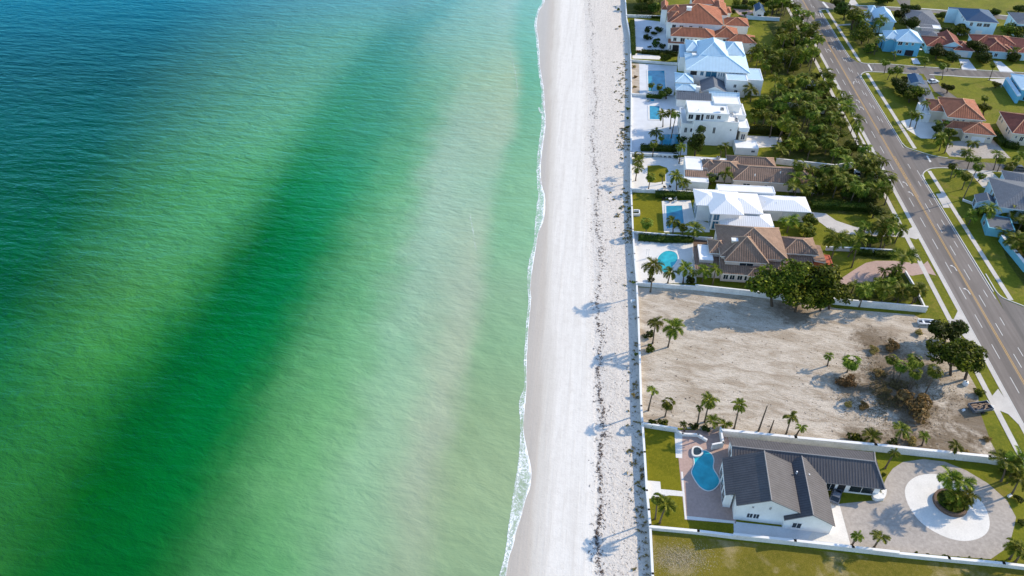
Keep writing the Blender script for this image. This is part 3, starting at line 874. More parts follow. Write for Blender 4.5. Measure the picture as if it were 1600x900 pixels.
kerb_line([(1330, 8.3), (1420, 12.6), (1480, 16.6), (1600, 27.2)], 0.9)

# painted lines
def paint(name, quads, mat, z=0.046):
    mb = MB()
    for q in quads:
        mb.poly([Vector((p.x, p.y, z)) for p in q])
    return tag(mb.build(name, M[mat]), kind='structure')
def rq(s, w, t0, t1): return [RD(s - w / 2, t0), RD(s + w / 2, t0), RD(s + w / 2, t1), RD(s - w / 2, t1)]
paint('edge_line', [rq(-5.18, 0.16, TA, TB)], 'paint_white', 0.048)
paint('edge_line', [rq(5.22, 0.14, min(a, b), max(a, b)) for a, b in RSEG], 'paint_white')
paint('centre_line', [rq(-0.17, 0.15, TA, TB), rq(0.17, 0.15, TA, TB)] + [rq(0.62, 0.13, -40, -14)] +
      [[RD(0.2, t), RD(0.6, t + .9), RD(0.6, t + 1.3), RD(0.2, t + .4)] for t in (-17, -20, -23, -26, -29, -33)], 'paint_yellow')
dash = []
t = -200.0
while t < 520:
    dash.append(rq(-2.40, 0.15, t + 0.5, t + 5.5))
    if not (-20 < t < 0): dash.append(rq(3.45, 0.14, t + 2, t + 5.0))
    if -135 < t < -35: dash.append(rq(1.5, 0.15, t - 2, t + 2.6))
    elif t > 0: dash.append(rq(2.7, 0.14, t + 3, t + 7))
    t += 11.0
paint('lane_line', dash, 'paint_white')
def arrow(s, t, flip=1):
    def q(a, b): return RD(s + a * flip, t + b)
    return [[q(.28, -1.3), q(.50, -1.3), q(.42, .3), q(.22, .2)], [q(.22, .2), q(.42, .3), q(-.05, 1.0), q(-.15, .72)], [q(.0, .45), q(.05, 1.3), q(-.75, 1.0)]]
for s, t, f in ((-1.15, -32, 1), (-1.15, -38, 1), (-1.0, -76, 1), (-1.0, -86, 1), (1.5, 45, -1), (-1.2, 28, 1), (-1.2, 22, 1), (-1.1, 78, 1), (-1.1, 96, 1), (-1.1, 108, 1), (1.5, 82, -1)):
    paint('turn_arrow', arrow(s, t, f), 'paint_white')
paint('stop_line', [[G(1355, 100.6), G(1358, 100.6), G(1364, 110.5), G(1361, 110.5)], [G(*P4(955, 478)), G(*P4(965, 476)), G(*P4(990, 518)), G(*P4(978, 520))], [G(1284, 3.2), G(1287, 3.0), G(1296, 12.5), G(1292, 12.8)]], 'paint_white')

# aprons, drives, decks, lawns
def gp(name, f, pts, z, mat, sm=0):
    q = [f(*p) for p in pts]
    if sm: q = smooth_loop(q, sm)
    return ground_poly(name, q, z, M[mat])
ident = lambda x, y: (x, y)
gp('driveway', P7, [(115, 138), (225, 150), (295, 198), (420, 240), (540, 262), (700, 275), (750, 262), (790, 262), (830, 240), (868, 320), (850, 328), (805, 316), (700, 310), (500, 305), (380, 292), (270, 275), (190, 215), (110, 170)], 0.044, 'concrete')
gp('driveway', P7, [(318, 640), (330, 600), (420, 540), (500, 492), (570, 477), (700, 478), (850, 495), (905, 500), (930, 478), (990, 580), (930, 565), (900, 568), (820, 582), (760, 560), (640, 590), (560, 620), (400, 645)], 0.044, 'pink_paver')
gp('driveway', S2, [(1085, 172), (1112, 172), (1142, 110), (1310, 400), (1270, 358), (1185, 300)], 0.044, 'concrete')
gp('driveway', S2, [(1340, 690), (1375, 708), (1420, 655), (1610, 930), (1560, 900), (1490, 830), (1430, 806), (1400, 806), (1360, 740)], 0.044, 'concrete')
gp('driveway', P4, [(490, 295), (505, 305), (590, 455), (560, 440), (540, 400)], 0.044, 'concrete')
gp('driveway', P4, [(355, 95), (370, 92), (395, 150), (385, 150)], 0.044, 'concrete')
gp('driveway', T7, [(580, 120), (730, 125), (880, 320), (640, 312)], 0.026, 'blue_deck')
gp('driveway', T7, [(1120, 150), (1240, 160), (1470, 352), (1240, 345)], 0.026, 'blue_deck')
gp('driveway', T4, [(835, 310), (930, 310), (985, 400), (870, 400)], 0.026, 'blue_deck')
gp('driveway', P2, [(935, 482), (1000, 486), (1045, 562), (1175, 655), (1100, 660), (1010, 600)], 0.034, 'asphalt_side')
gp('forecourt', P4, [(785, 250), (975, 205), (1040, 300), (1015, 365), (920, 362), (830, 305)], 0.020, 'white_deck')
gp('forecourt', P4, [(1085, 385), (1390, 365), (1510, 492), (1280, 495), (1110, 480), (1085, 450)], 0.020, 'paver')
gp('driveway', T6, [(700, 140), (1090, 172), (1200, 280), (1330, 330), (1345, 365), (1035, 340), (1000, 440), (960, 430), (830, 285)], 0.020, 'concrete')
gp('driveway', T6, [(225, 530), (320, 520), (440, 745), (340, 745)], 0.056, 'concrete')
gp('driveway', T7, [(1030, 440), (1360, 425), (1350, 480), (1240, 570), (1200, 500)], 0.026, 'concrete')
gp('path', T1, [(860, 385), (1090, 370), (1090, 392), (870, 402)], 0.022, 'concrete')
gp('driveway', T1, [(1040, 80), (1090, 0), (1160, 0), (1230, 95)], 0.022, 'concrete')
gp('driveway', P2, [(760, 0), (850, 0), (850, 40), (790, 42)], 0.022, 'asphalt_side')

# grey roofed house, nearest lot
gp('patio', ident, [(1056, 672), (1126, 672), (1150, 700), (1150, 818), (1070, 812), (1062, 735)], 0.016, 'pink_paver')
gp('coping', ident, [(1064, 737), (1067, 737), (1072.5, 806), (1148, 814), (1148, 818), (1070, 811)], 0.022, 'white_deck')
gp('coping', ident, [(1054, 676), (1066, 678), (1066, 716), (1056, 715)], 0.022, 'white_deck')
gp('path', S5, [(140, 195), (243, 205), (248, 260), (310, 265), (420, 277), (418, 314), (310, 305), (160, 330)], 0.018, 'white_deck')
gp('path', S5, [(782, 498), (1100, 533), (1480, 578), (1625, 600), (1640, 692), (1330, 655), (785, 600)], 0.014, 'blue_deck')
gp('path', S6, [(262, 375), (318, 398), (395, 680), (235, 660), (100, 640)], 0.018, 'white_deck')
gp('driveway', S6, [(318, 398), (330, 395), (540, 375), (620, 380), (630, 250), (650, 205), (690, 150), (760, 105), (900, 86), (1050, 104), (1200, 165), (1350, 255), (1480, 370), (1545, 490), (1530, 560), (1510, 640), (1470, 710), (1370, 780), (1100, 760), (800, 735), (550, 705), (390, 690)], 0.012, 'paver')
gp('turning_circle', S6, [(773, 320), (795, 250), (870, 200), (985, 190), (1110, 228), (1230, 300), (1325, 410), (1362, 520), (1340, 600), (1260, 645), (1150, 652), (1020, 612), (890, 530), (805, 420)], 0.018, 'white_deck', 4)
gp('lawn', ident, [(1008, 670), (1054, 676), (1056, 716), (1064, 718), (1071, 811), (1148, 819), (1148, 834), (1017, 820)], 0.006, 'lawn')
gp('field', ident, [(1017, 832), (1148, 846), (1330, 866), (1600, 892), (1760, 912), (1760, 1060), (1030, 1060)], 0.006, 'dry_grass')

# vacant lot
gp('sandy_lot', ident, [(997, 449), (1085, 452), (1180, 462), (1310, 482), (1428, 492), (1443, 500), (1480, 522), (1500, 560), (1528, 610), (1530, 640), (1548, 690), (1560, 712), (1546, 716), (1364, 696), (1126, 674), (1056, 668), (1004, 662), (1001, 600)], 0.008, 'dirt')

# brown tiled house lot
gp('patio', ident, [(990, 366), (1040, 374), (1088, 380), (1088, 442), (1040, 443), (995, 442)], 0.010, 'white_deck')
gp('patio', P6, [(545, 190), (680, 170), (700, 400), (560, 420)], 0.016, 'stone_ring')
# white glass house lot
gp('lawn', P5, [(128, 345), (350, 345), (365, 625), (138, 628)], 0.010, 'lawn')
gp('pool_deck', P5, [(348, 395), (560, 390), (590, 520), (700, 560), (700, 625), (365, 625)], 0.014, 'white_deck')
# long brown house lot
gp('courtyard', P5, [(122, 70), (525, 75), (525, 325), (125, 315)], 0.012, 'white_deck')
gp('lawn', P5, [(243, 135), (330, 132), (385, 150), (400, 178), (375, 200), (375, 250), (300, 262), (243, 258)], 0.018, 'lawn', 0)
# white three storey house lot
gp('pool_deck', P3, [(152, 105), (600, 110), (650, 380), (645, 640), (152, 632)], 0.012, 'blue_deck')
gp('patio', P3, [(1175, 465), (1480, 480), (1510, 560), (1160, 580)], 0.012, 'white_deck')
# pale blue house lot
gp('pool_deck', P1, [(220, 565), (560, 585), (525, 860), (225, 845)], 0.012, 'blue_deck')
gp('sand_strip', P1, [(152, 565), (220, 565), (225, 845), (155, 845)], 0.008, 'dirt')
gp('path', P1, [(160, 470), (420, 500), (400, 530), (160, 520)], 0.012, 'white_deck')
# terracotta mansion lot
gp('courtyard', P1, [(178, 165), (470, 200), (480, 450), (188, 455)], 0.012, 'blue_deck')
gp('garden_bed', T3, [(195, 0), (780, 0), (770, 235), (205, 215)], 0.010, 'scrub')
gp('forecourt', U1, [(400, 115), (540, 110), (720, 160), (560, 240), (480, 200)], 0.012, 'pink_paver')
# planted ground under the palm groves
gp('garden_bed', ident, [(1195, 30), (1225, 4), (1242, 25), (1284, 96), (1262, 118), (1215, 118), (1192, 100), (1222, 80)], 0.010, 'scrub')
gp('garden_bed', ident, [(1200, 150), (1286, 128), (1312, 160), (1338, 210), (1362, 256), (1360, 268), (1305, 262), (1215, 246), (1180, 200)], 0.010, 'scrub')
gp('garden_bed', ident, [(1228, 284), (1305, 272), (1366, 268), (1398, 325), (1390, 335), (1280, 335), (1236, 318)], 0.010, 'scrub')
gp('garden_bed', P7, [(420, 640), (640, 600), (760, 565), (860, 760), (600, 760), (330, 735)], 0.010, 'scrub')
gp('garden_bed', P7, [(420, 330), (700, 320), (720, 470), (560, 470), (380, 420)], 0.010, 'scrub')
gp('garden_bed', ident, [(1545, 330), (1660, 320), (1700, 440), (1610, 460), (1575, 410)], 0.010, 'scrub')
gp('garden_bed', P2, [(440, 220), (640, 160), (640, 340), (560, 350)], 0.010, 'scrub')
# ------------------------------------------------------------------ houses
Z = Vector((0, 0, 1))
class House:
    def __init__(self, name, label, px, ang, wall='white_wall', roof='roof_brown', cat='house', group=None):
        self.root = empty(name, G(*px), label, cat, group)
        a = math.radians(ang)
        self.u = Vector((math.cos(a), math.sin(a), 0))
        self.v = Vector((-math.sin(a), math.cos(a), 0))
        self.wall, self.roof = wall, roof

    def quad(self, nl, nr, depth, ze):
        A = G(nl[0], nl[1], ze)
        w = (G(nr[0], nr[1], ze) - A).dot(self.u)
        B = A + self.u * w
        return [A, B, B + self.v * depth, A + self.v * depth]

    def block(self, nl, nr, depth, ze, kind='hip', rise=2.0, oh=0.5, z0=0.0, wall=None, roof=None, axis=None, win=None, lift=0.0, caps=True, glass='glass', fascia='trim', rim=0.12):
        """one volume: nl, nr are the photo points of its two near eave corners, ze the eave height"""
        q = self.quad(nl, nr, depth, ze)
        wall, roof = wall or self.wall, roof or self.roof
        A, B, C, D = q
        u, v = self.u, self.v
        W = (B - A).length
        inn = [A + (u + v) * oh, B + (v - u) * oh, C - (u + v) * oh, D + (u - v) * oh]
        mb = MB()
        top = ze - (0.0 if kind == 'flat' else 0.10)
        mb.prism(inn, z0, top if kind != 'flat' else ze, bottom=False)
        axis = axis or ('u' if W >= depth else 'v')
        if kind == 'hipe':
            P, Q = inn[3], inn[0]; m = (P + Q) / 2
            mb.face([P - Z * .1, Q - Z * .1, Vector((m.x, m.y, ze + rise * (1 - 2 * oh / depth) - .12))])
        if kind == 'gable':
            if axis == 'v':
                for P, Q in ((inn[0], inn[1]), (inn[2], inn[3])):
                    m = (P + Q) / 2
                    mb.face([P - Z * .1, Q - Z * .1, Vector((m.x, m.y, ze + rise * (1 - 2 * oh / W) - .12))])
            else:
                for P, Q in ((inn[1], inn[2]), (inn[3], inn[0])):
                    m = (P + Q) / 2
                    mb.face([P - Z * .1, Q - Z * .1, Vector((m.x, m.y, ze + rise * (1 - 2 * oh / depth) - .12))])
        wo = mb.build('wall', M[wall], self.root)
        rb = MB()
        cap = []
        if kind == 'flat':
            t = 0.28
            i2 = [inn[0] + (u + v) * t, inn[1] + (v - u) * t, inn[2] - (u + v) * t, inn[3] + (u - v) * t]
            zr = ze - 0.30
            # wall top is closed by the prism; the membrane lies on it inside a raised rim
            rb.slope([Vector((p.x, p.y, ze + .02)) for p in i2])
            for k in range(4):
                a, b, c, d = inn[k], inn[(k + 1) % 4], i2[(k + 1) % 4], i2[k]
                h = rim
                n = (b - a).normalized().cross(Z) * 0.03
                rb.face([p for p in ((a + n) + Z * h, (b + n) + Z * h, c + Z * h, d + Z * h)], 1)
                rb.face([a + n - Z * .05, b + n - Z * .05, b + n + Z * h, a + n + Z * h], 1)
                rb.face([c + Z * .021, d + Z * .021, d + Z * h, c + Z * h], 1)
            ro = rb.build('roof', [M[roof], M[fascia]], self.root)
        else:
            th = 0.22
            if kind == 'hip':
                if axis == 'u':
                    s = min(depth / 2, W / 2 - .01)
                    r1 = (A + D) / 2 + u * s + Z * rise; r2 = (B + C) / 2 - u * s + Z * rise
                    faces = [[A, B, r2, r1], [B, C, r2], [C, D, r1, r2], [D, A, r1]]
                    cap = [(A, r1), (D, r1), (B, r2), (C, r2), (r1, r2)]
                else:
                    s = min(W / 2, depth / 2 - .01)
                    r1 = (A + B) / 2 + v * s + Z * rise; r2 = (C + D) / 2 - v * s + Z * rise
                    faces = [[A, B, r1], [B, C, r2, r1], [C, D, r2], [D, A, r1, r2]]
                    cap = [(A, r1), (B, r1), (C, r2), (D, r2), (r1, r2)]
            elif kind == 'hipe':
                r1 = (A + D) / 2 + Z * rise; r2 = (B + C) / 2 - u * 1.6 + Z * rise
                faces = [[A, B, r2, r1], [B, C, r2], [C, D, r1, r2]]
                cap = [(B, r2), (C, r2), (r1, r2)]
            elif kind == 'gable':
                if axis == 'u':
                    r1 = (A + D) / 2 + Z * rise; r2 = (B + C) / 2 + Z * rise
                    faces = [[A, B, r2, r1], [C, D, r1, r2]]
                else:
                    r1 = (A + B) / 2 + Z * rise; r2 = (C + D) / 2 + Z * rise
                    faces = [[B, C, r2, r1], [D, A, r1, r2]]
                cap = [(r1, r2)]
            elif kind == 'shed':          # rises away from the viewer
                r1, r2 = D + Z * rise, C + Z * rise
                faces = [[A, B, r2, r1]]
            elif kind == 'shedw':         # rises to the right
                faces = [[A, B + Z * rise, C + Z * rise, D]]
            elif kind == 'shede':
                faces = [[A + Z * rise, B, C, D + Z * rise]]
            for f in faces:
                rb.slope(f)
                rb.face([p - Z * th for p in reversed(f)], 1)
                m = len(f)
                for k in range(m):
                    p, r = f[k], f[(k + 1) % m]
                    rb.face([p - Z * th, r - Z * th, r, p], 1)
            ro = rb.build('roof', [M[roof], M[fascia]], self.root)
            rc = RIDGE.get(roof)
            if caps and rc and cap:
                cb = MB()
                for p, r in cap:
                    cb.tube([p + Z * .05, r + Z * .05], [.13, .13], 5)
                cb.build('ridge_cap', M[rc], ro)
        if win:
            for e, lst in win.items():
                k = 'SENW'.index(e)
                P, Q = inn[k], inn[(k + 1) % 4]
                for w in lst: self.window(P, Q, *w, glass=glass)
        return inn

    def window(self, P, Q, t0, t1, za, zb, name='window', glass='glass', frame='trim', bars=1):
        d = (Q - P); L = d.length; d.normalize()
        n = d.cross(Z)
        P = Vector((P.x, P.y, 0))
        a, b = t0 * L, t1 * L
        if name == 'window':
            fr = MB()
            f = 0.10
            def bar(x0, x1, y0, y1, out=0.07):
                c = P + d * ((x0 + x1) / 2) + n * (out / 2 + .003)
                fr.box((c.x, c.y, 0), d, n, (x1 - x0) / 2, out / 2, y0, y1)
            bar(a - f, b + f, za - f, za); bar(a - f, b + f, zb, zb + f)
            bar(a - f, a, za, zb); bar(b, b + f, za, zb)
            for k in range(1, bars + 1):
                x = a + (b - a) * k / (bars + 1)
                bar(x - .035, x + .035, za, zb, 0.06)
            fo = fr.build('window', M[frame], self.root)
            pb = MB()
            pb.face([P + d * a + n * .03 + Z * za, P + d * b + n * .03 + Z * za, P + d * b + n * .03 + Z * zb, P + d * a + n * .03 + Z * zb])
            pb.build('pane', M[glass], fo)
        else:
            pb = MB()
            c = P + d * ((a + b) / 2) + n * .03
            pb.box((c.x, c.y, 0), d, n, (b - a) / 2, .03, za, zb)
            pb.build(name, M[{'garage_door': 'trim', 'door': 'timber', 'opening': 'dark'}.get(name, 'glass')], self.root)

    def chimney(self, px, z0, z1, w=0.8, mat='cream_wall'):
        c = G(px[0], px[1], z1)
        mb = MB()
        mb.box((c.x, c.y, 0), self.u, self.v, w, w * .8, z0, z1 - .25)
        ch = mb.build('chimney', M[mat], self.root)
        mb = MB()
        mb.box((c.x, c.y, 0), self.u, self.v, w + .15, w * .8 + .15, z1 - .25, z1)
        mb.build('chimney_cap', M['trim'], ch)

    def slab(self, nl, nr, depth, z0, z1, mat, name='balcony'):
        q = self.quad(nl, nr, depth, z1)
        mb = MB(); mb.prism(q, z0, z1)
        return mb.build(name, M[mat], self.root)

    def post(self, px, z, z0=0.0, r=0.14):
        c = G(px[0], px[1], z0); mb = MB()
        mb.box((c.x, c.y, 0), self.u, self.v, r, r, z0, z)
        mb.build('post', M['trim'], self.root)

    def roof_unit(self, px, z, s=.6):
        c = G(px[0], px[1], z); mb = MB()
        mb.box((c.x, c.y, 0), self.u, self.v, s, s * .8, z, z + .75)
        un = mb.build('air_conditioner', M['steel'], self.root)
        mb = MB(); mb.tube([c + Z * .75, c + Z * .82], [s * .55, s * .55], 12); mb.build('fan_grille', M['rubber'], un)
    def pipe(self, px, z, name='vent_pipe'):
        c = G(px[0], px[1], z); mb = MB()
        mb.tube([c - Z * .7, c], [.16, .16], 6)
        mb.build(name, M['trim'], self.root)

def W3(*pts):
    return [(p[0], p[1]) for p in pts]

# --- nearest house, grey metal roof, three gables
h = House('grey_roofed_house', 'low white house with dark grey metal gables beside the free-form pool, nearest to the viewer', (1215, 790), -8.0, 'white_wall', 'roof_grey')
def wp(x, y, z):
    """photo point of a surveyed place"""
    rel = Vector((x, y, z)) - Vector((0, 0, CAM_H))
    fwd = Vector((0, math.cos(PITCH), -math.sin(PITCH))); up = Vector((0, math.sin(PITCH), math.cos(PITCH)))
    dd = rel.dot(fwd)
    return (800 + F_PX * rel.x / dd, 450 - F_PX * rel.dot(up) / dd)
def lw(u, v, z):
    """place in the nearest house's own frame (u along the long wing, v away from the viewer)"""
    p = Vector((42.4, 82.5, z)) + h.u * u + h.v * v
    return wp(p.x, p.y, p.z)
h.block(lw(-.2, 9.3, 3.0), lw(28.9, 9.3, 3.0), 9.0, 3.0, 'hipe', 2.45, 0.5, axis='u', fascia='ridge_grey',
        win={'S': [(.64, .70, .3, 2.4), (.80, .96, .5, 2.3), (.72, .77, .05, 2.3, 'opening')], 'W': [(.2, .4, .4, 2.4), (.6, .85, .3, 2.4)], 'E': [(.3, .7, .7, 2.2)]})
h.block(lw(-.4, .2, 4.8), lw(11.2, .2, 4.8), 11.5, 4.8, 'gable', 2.75, 0.3, axis='v', fascia='ridge_grey',
        win={'S': [(.20, .29, 1.2, 2.5), (.31, .40, 1.2, 2.5), (.24, .27, 4.3, 4.8), (.52, .55, 4.4, 5.2)]})
h.block(lw(-2.05, 2.9, 4.03), lw(-.42, 2.9, 4.03), 8.8, 4.03, 'shedw', .77, 0.15, fascia='ridge_grey', win={'W': [(.08, .3, .2, 2.6), (.38, .62, .2, 2.6), (.7, .92, .2, 2.6)]})
h.block(lw(8.6, -.5, 3.0), lw(17.8, -.5, 3.0), 13.6, 3.0, 'gable', 2.55, 0.3, axis='v', fascia='ridge_grey',
        win={'S': [(.18, .36, .7, 2.2)], 'E': [(.1, .5, .02, 2.3, 'garage_door')]})
h.pipe(S5(1250, 130), 5.6); h.pipe(S5(1017, 225), 5.9); h.pipe(S5(1340, 150), 5.2)

# --- brown tiled house
h = House('brown_tiled_house', 'large house of steep brown tiled hip roofs beside the kidney pool and the sandy lot', (1200, 415), -6.0, 'pink_wall', 'roof_brown')
h.block(P6(735, 312), P6(1205, 326), 15.0, 5.6, 'hip', 4.6, 0.5, axis='v', win={'S': [(.1, .2, 3.6, 4.8), (.55, .7, 3.6, 4.8)], 'W': [(.2, .35, 3.4, 4.8), (.6, .8, 3.4, 4.8)]})
h.block(P6(765, 345), P6(1070, 352), 11.0, 5.3, 'hip', 4.4, 0.4, axis='v', win={'S': [(.35, .68, 3.5, 4.7)]})
h.block(P6(660, 290), P6(800, 292), 6.5, 4.6, 'hip', 1.9, 0.4, axis='u')
h.block(P6(1165, 290), P6(1418, 298), 8.0, 4.6, 'hip', 2.0, 0.5, axis='u', win={'S': [(.15, .25, 2.6, 3.8)]})
h.block(P6(735, 432), P6(1170, 450), 5.0, 2.9, 'shed', 1.8, 0.5, win={'S': [(.04, .12, .8, 2.2), (.15, .23, .8, 2.2), (.28, .36, .8, 2.2), (.40, .48, .8, 2.2)]})
h.block(P6(925, 450), P6(1170, 410), 3.4, 3.0, 'hip', 1.3, 0.3, axis='u')
h.block(P6(1170, 378), P6(1385, 388), 5.5, 2.9, 'shed', 1.3, 0.4, win={'S': [(.5, .7, .7, 2.2)]})
h.block(P6(1385, 355), P6(1475, 362), 8.0, 3.2, 'shede', .5, 0.3, wall='red_wall')
h.block(P6(1478, 395), P6(1530, 398), 6.0, 2.3, 'flat', 0, 0.1, wall='red_wall', roof='red_wall', fascia='red_wall')
h.block(P6(560, 400), P6(760, 420), 9.0, 2.9, 'shed', .5, 0.3, win={'W': [(.2, .45, .3, 2.3), (.55, .8, .3, 2.3)]})
h.block(P6(592, 338), P6(688, 340), 7.0, 3.9, 'flat', 0, 0.05, roof='flat_roof', fascia='trim')
h.chimney(P6(838, 195), 4.0, 8.2, .75)

# --- white glass fronted house
h = House('white_glass_house', 'long white house with folded white roofs and a tall glazed end facing the rectangular pool', (1170, 330), -5.0, 'white_wall', 'roof_white')
h.block(P5(705, 488), P5(955, 500), 12.5, 6.2, 'hip', 1.9, 1.0, axis='v', win={'S': [(.05, .26, 3.4, 5.7), (.05, .26, .4, 3.0)], 'W': [(.05, .30, .3, 5.7), (.36, .62, .3, 5.7), (.68, .95, .3, 5.7)]}, glass='glass_blue')
h.block(P5(600, 425), P5(790, 425), 9.0, 6.0, 'hip', 1.2, 0.9, axis='u', win={'W': [(.06, .45, .3, 5.5), (.52, .94, .3, 5.5)]}, glass='glass_blue')
h.block(P5(795, 478), P5(1095, 484), 11.0, 5.2, 'hip', 1.5, 0.6, axis='u')
h.block(P5(1080, 462), P5(1448, 474), 8.5, 4.0, 'hip', 1.2, 0.7, axis='u', win={'S': [(.03, .36, .2, 2.9, 'garage_door')], 'E': [(.3, .7, .8, 2.4)]})
h.block(P5(780, 585), P5(1175, 582), 8.0, 3.2, 'hip', 1.5, 0.4, axis='u')
h.block(P5(760, 322), P5(1195, 362), 4.0, 4.6, 'flat', 0, 0.1, roof='flat_roof')
h.pipe(P5(1110, 395), 5.9); h.pipe(P5(1195, 405), 5.0); h.pipe(P5(900, 520), 4.6)
h.post(P5(1362, 532), 3.9); h.post(P5(1218, 545), 3.9)

# --- long brown tiled house
h = House('long_brown_house', 'long low brown tiled house with white flat terraces, below the tall white house', (1180, 285), -7.0, 'pink_wall', 'roof_brown')
h.block(P5(870, 242), P5(1515, 300), 10.5, 3.3, 'hip', 2.3, 0.5, axis='u', win={'S': [(.38, .41, .7, 2.0), (.46, .49, .7, 2.0), (.12, .2, .9, 2.1)]})
h.block(P5(690, 190), P5(960, 196), 9.0, 3.3, 'hip', 1.9, 0.4, axis='u', win={'S': [(.1, .3, .7, 2.2)]})
h.block(P5(640, 150), P5(760, 152), 5.0, 3.2, 'hip', 1.4, 0.3, axis='u')
h.block(P5(835, 132), P5(1190, 140), 6.5, 3.3, 'hip', 1.7, 0.3, axis='u')
h.block(P5(525, 162), P5(652, 170), 8.0, 3.3, 'flat', 0, 0.05, roof='flat_roof', wall='white_wall')
h.block(P5(520, 122), P5(838, 126), 5.0, 3.1, 'flat', 0, 0.05, roof='flat_roof', wall='white_wall')
h.block(P5(520, 215), P5(690, 220), 3.5, 3.0, 'shed', .4, 0.2)
h.block(P5(515, 252), P5(695, 262), 4.0, 2.8, 'flat', 0, 0.05, roof='flat_roof', wall='white_wall', win={'W': [(.2, .8, .3, 2.2)]})

h.roof_unit((1100, 252), 3.35, .5); h.roof_unit((1122, 248), 3.15, .5); h.pipe((1220, 268), 5.4); h.pipe((1180, 272), 5.4)

# --- white three storey house
h = House('tall_white_house', 'three storey white flat-roofed house with roof terrace, blank shaded side wall towards the viewer', (1120, 225), -5.5, 'white_wall', 'flat_roof')
h.block((1085, 190), (1155, 194.5), 15.0, 8.6, 'flat', 0, 0.0, rim=0.4, win={'S': [(.45, .50, 4.6, 6.8), (.83, .86, 5.8, 6.4), (.10, .16, 5.0, 6.4)], 'W': [(.1, .3, 4.6, 6.6), (.5, .8, 4.6, 6.6)], 'E': [(.1, .16, 1.0, 2.0), (.12, .3, 3.8, 6.4), (.45, .6, 1, 2.6)]})
h.block((1066, 194), (1090, 195), 12.0, 6.6, 'flat', 0, 0.0, rim=0.4, win={'S': [(.2, .36, 3.6, 5.4), (.58, .9, 3.9, 5.2)], 'W': [(.1, .3, .4, 2.6), (.4, .6, .4, 2.6), (.1, .3, 3.6, 5.6), (.45, .8, 3.6, 5.6)]})
h.block((1073.5, 177), (1142, 178.5), 10.5, 11.4, 'flat', 0, 0.5, z0=8.4, win={'S': [(.02, .13, 9.2, 10.8), (.20, .30, 8.9, 10.8, 'opening'), (.33, .38, 8.8, 11.0, 'opening'), (.45, .53, 9.4, 10.9), (.56, .64, 9.4, 10.9), (.72, .80, 9.6, 10.8)], 'W': [(.1, .4, 9.2, 10.9), (.55, .85, 9.2, 10.9)]})
h.block((1116, 162), (1158, 163), 6.0, 11.9, 'flat', 0, 0.1, z0=8.4)
h.block((1146, 181), (1166, 183), 9.0, 8.9, 'flat', 0, 0.0, rim=0.4, z0=6.4)
h.block((1155, 200), (1171, 200), 7.0, 7.2, 'flat', 0, 0.0, z0=6.0)
h.block((1157, 206), (1169, 207), 9.0, 6.0, 'flat', 0, 0.0, wall='cream_wall', win={'E': [(.2, .4, .6, 2.2)], 'S': [(.2, .7, 3.2, 5.2), (.2, .6, .8, 2.0)]})
h.block((1150, 231), (1186, 234), 5.5, 2.6, 'flat', 0, 0.0, win={'S': [(.7, .85, 1.2, 1.9)]})

h.roof_unit((1128, 172), 12.0); h.roof_unit((1150, 188), 8.95, .5); h.pipe((1092, 170), 12.1)

# --- pale blue house
h = House('pale_blue_house', 'large rambling house of pale blue metal roofs beside the long rectangular pool', (1120, 120), -8.0, 'white_wall', 'roof_blue')
h.block(U5(320, 690), U5(1320, 745), 17.0, 7.2, 'hip', 2.8, 0.7, axis='u', win={'S': [(.05, .16, 5.0, 6.6, 'opening'), (.22, .27, 5.0, 6.6), (.31, .49, 4.6, 6.7), (.52, .54, 5.0, 6.5), (.56, .58, 5.0, 6.5), (.60, .62, 5.0, 6.5), (.64, .66, 5.0, 6.5), (.69, .78, 4.6, 6.7), (.80, .92, 4.6, 6.7)], 'E': [(.2, .8, 4.6, 6.7)]}, glass='glass_blue')
h.block(U5(500, 500), U5(1000, 530), 17.0, 8.6, 'hip', 4.2, 0.6, axis='v')
h.block(U5(900, 450), U5(1250, 480), 14.0, 8.0, 'hip', 2.6, 0.6, axis='u', win={'S': [(.3, .55, 6.8, 7.6)], 'E': [(.3, .7, 5.6, 7.4)]})
h.block(U5(320, 390), U5(560, 400), 12.0, 8.2, 'hip', 1.8, 0.5, axis='u', win={'W': [(.2, .8, 5.6, 7.6)]}, glass='glass_blue')
h.block(U5(220, 490), U5(420, 500), 12.0, 6.0, 'shed', .8, 0.2, win={'W': [(.1, .4, 3.4, 5.4), (.5, .9, 3.4, 5.4)]}, glass='glass_blue')
h.block(U5(150, 880), U5(440, 900), 9.0, 4.8, 'hip', 1.5, 0.5, axis='u', win={'S': [(.2, .35, 2.6, 4.0), (.42, .56, 2.6, 4.0)], 'W': [(.2, .8, .4, 4.0)]}, glass='glass_blue')
h.block(P1(545, 800), P1(735, 800), 5.5, 3.9, 'hip', 1.2, 0.4, axis='u', win={'S': [(.14, .28, 2.0, 3.3), (.33, .48, 2.0, 3.3), (.68, .76, 2.2, 2.9)], 'W': [(.2, .8, .3, 3.2)]})
h.block(P1(550, 885), P1(860, 880), 7.0, 3.0, 'gable', 1.6, 0.4, axis='u', roof='roof_slate')
h.block(P1(770, 815), P1(1000, 825), 10.0, 3.4, 'gable', 2.2, 0.4, axis='v', roof='roof_slate')
h.block(P1(840, 880), P1(1115, 890), 7.0, 3.0, 'gable', 1.4, 0.4, axis='u', roof='roof_blue')
h.block(P1(1000, 712), P1(1185, 716), 6.0, 6.6, 'flat', 0, 0.0, win={'S': [(.38, .50, 3.8, 5.0), (.46, .60, 1.6, 2.8)]})
h.block(P1(1180, 710), P1(1325, 715), 11.0, 6.2, 'flat', 0, 0.0, roof='roof_blue', win={'E': [(.3, .6, 2, 4)]})
h.chimney(U5(455, 440), 5.0, 9.0, .9, 'white_wall')
h.chimney(P1(745, 770), 2.0, 5.8, .7, 'white_wall')

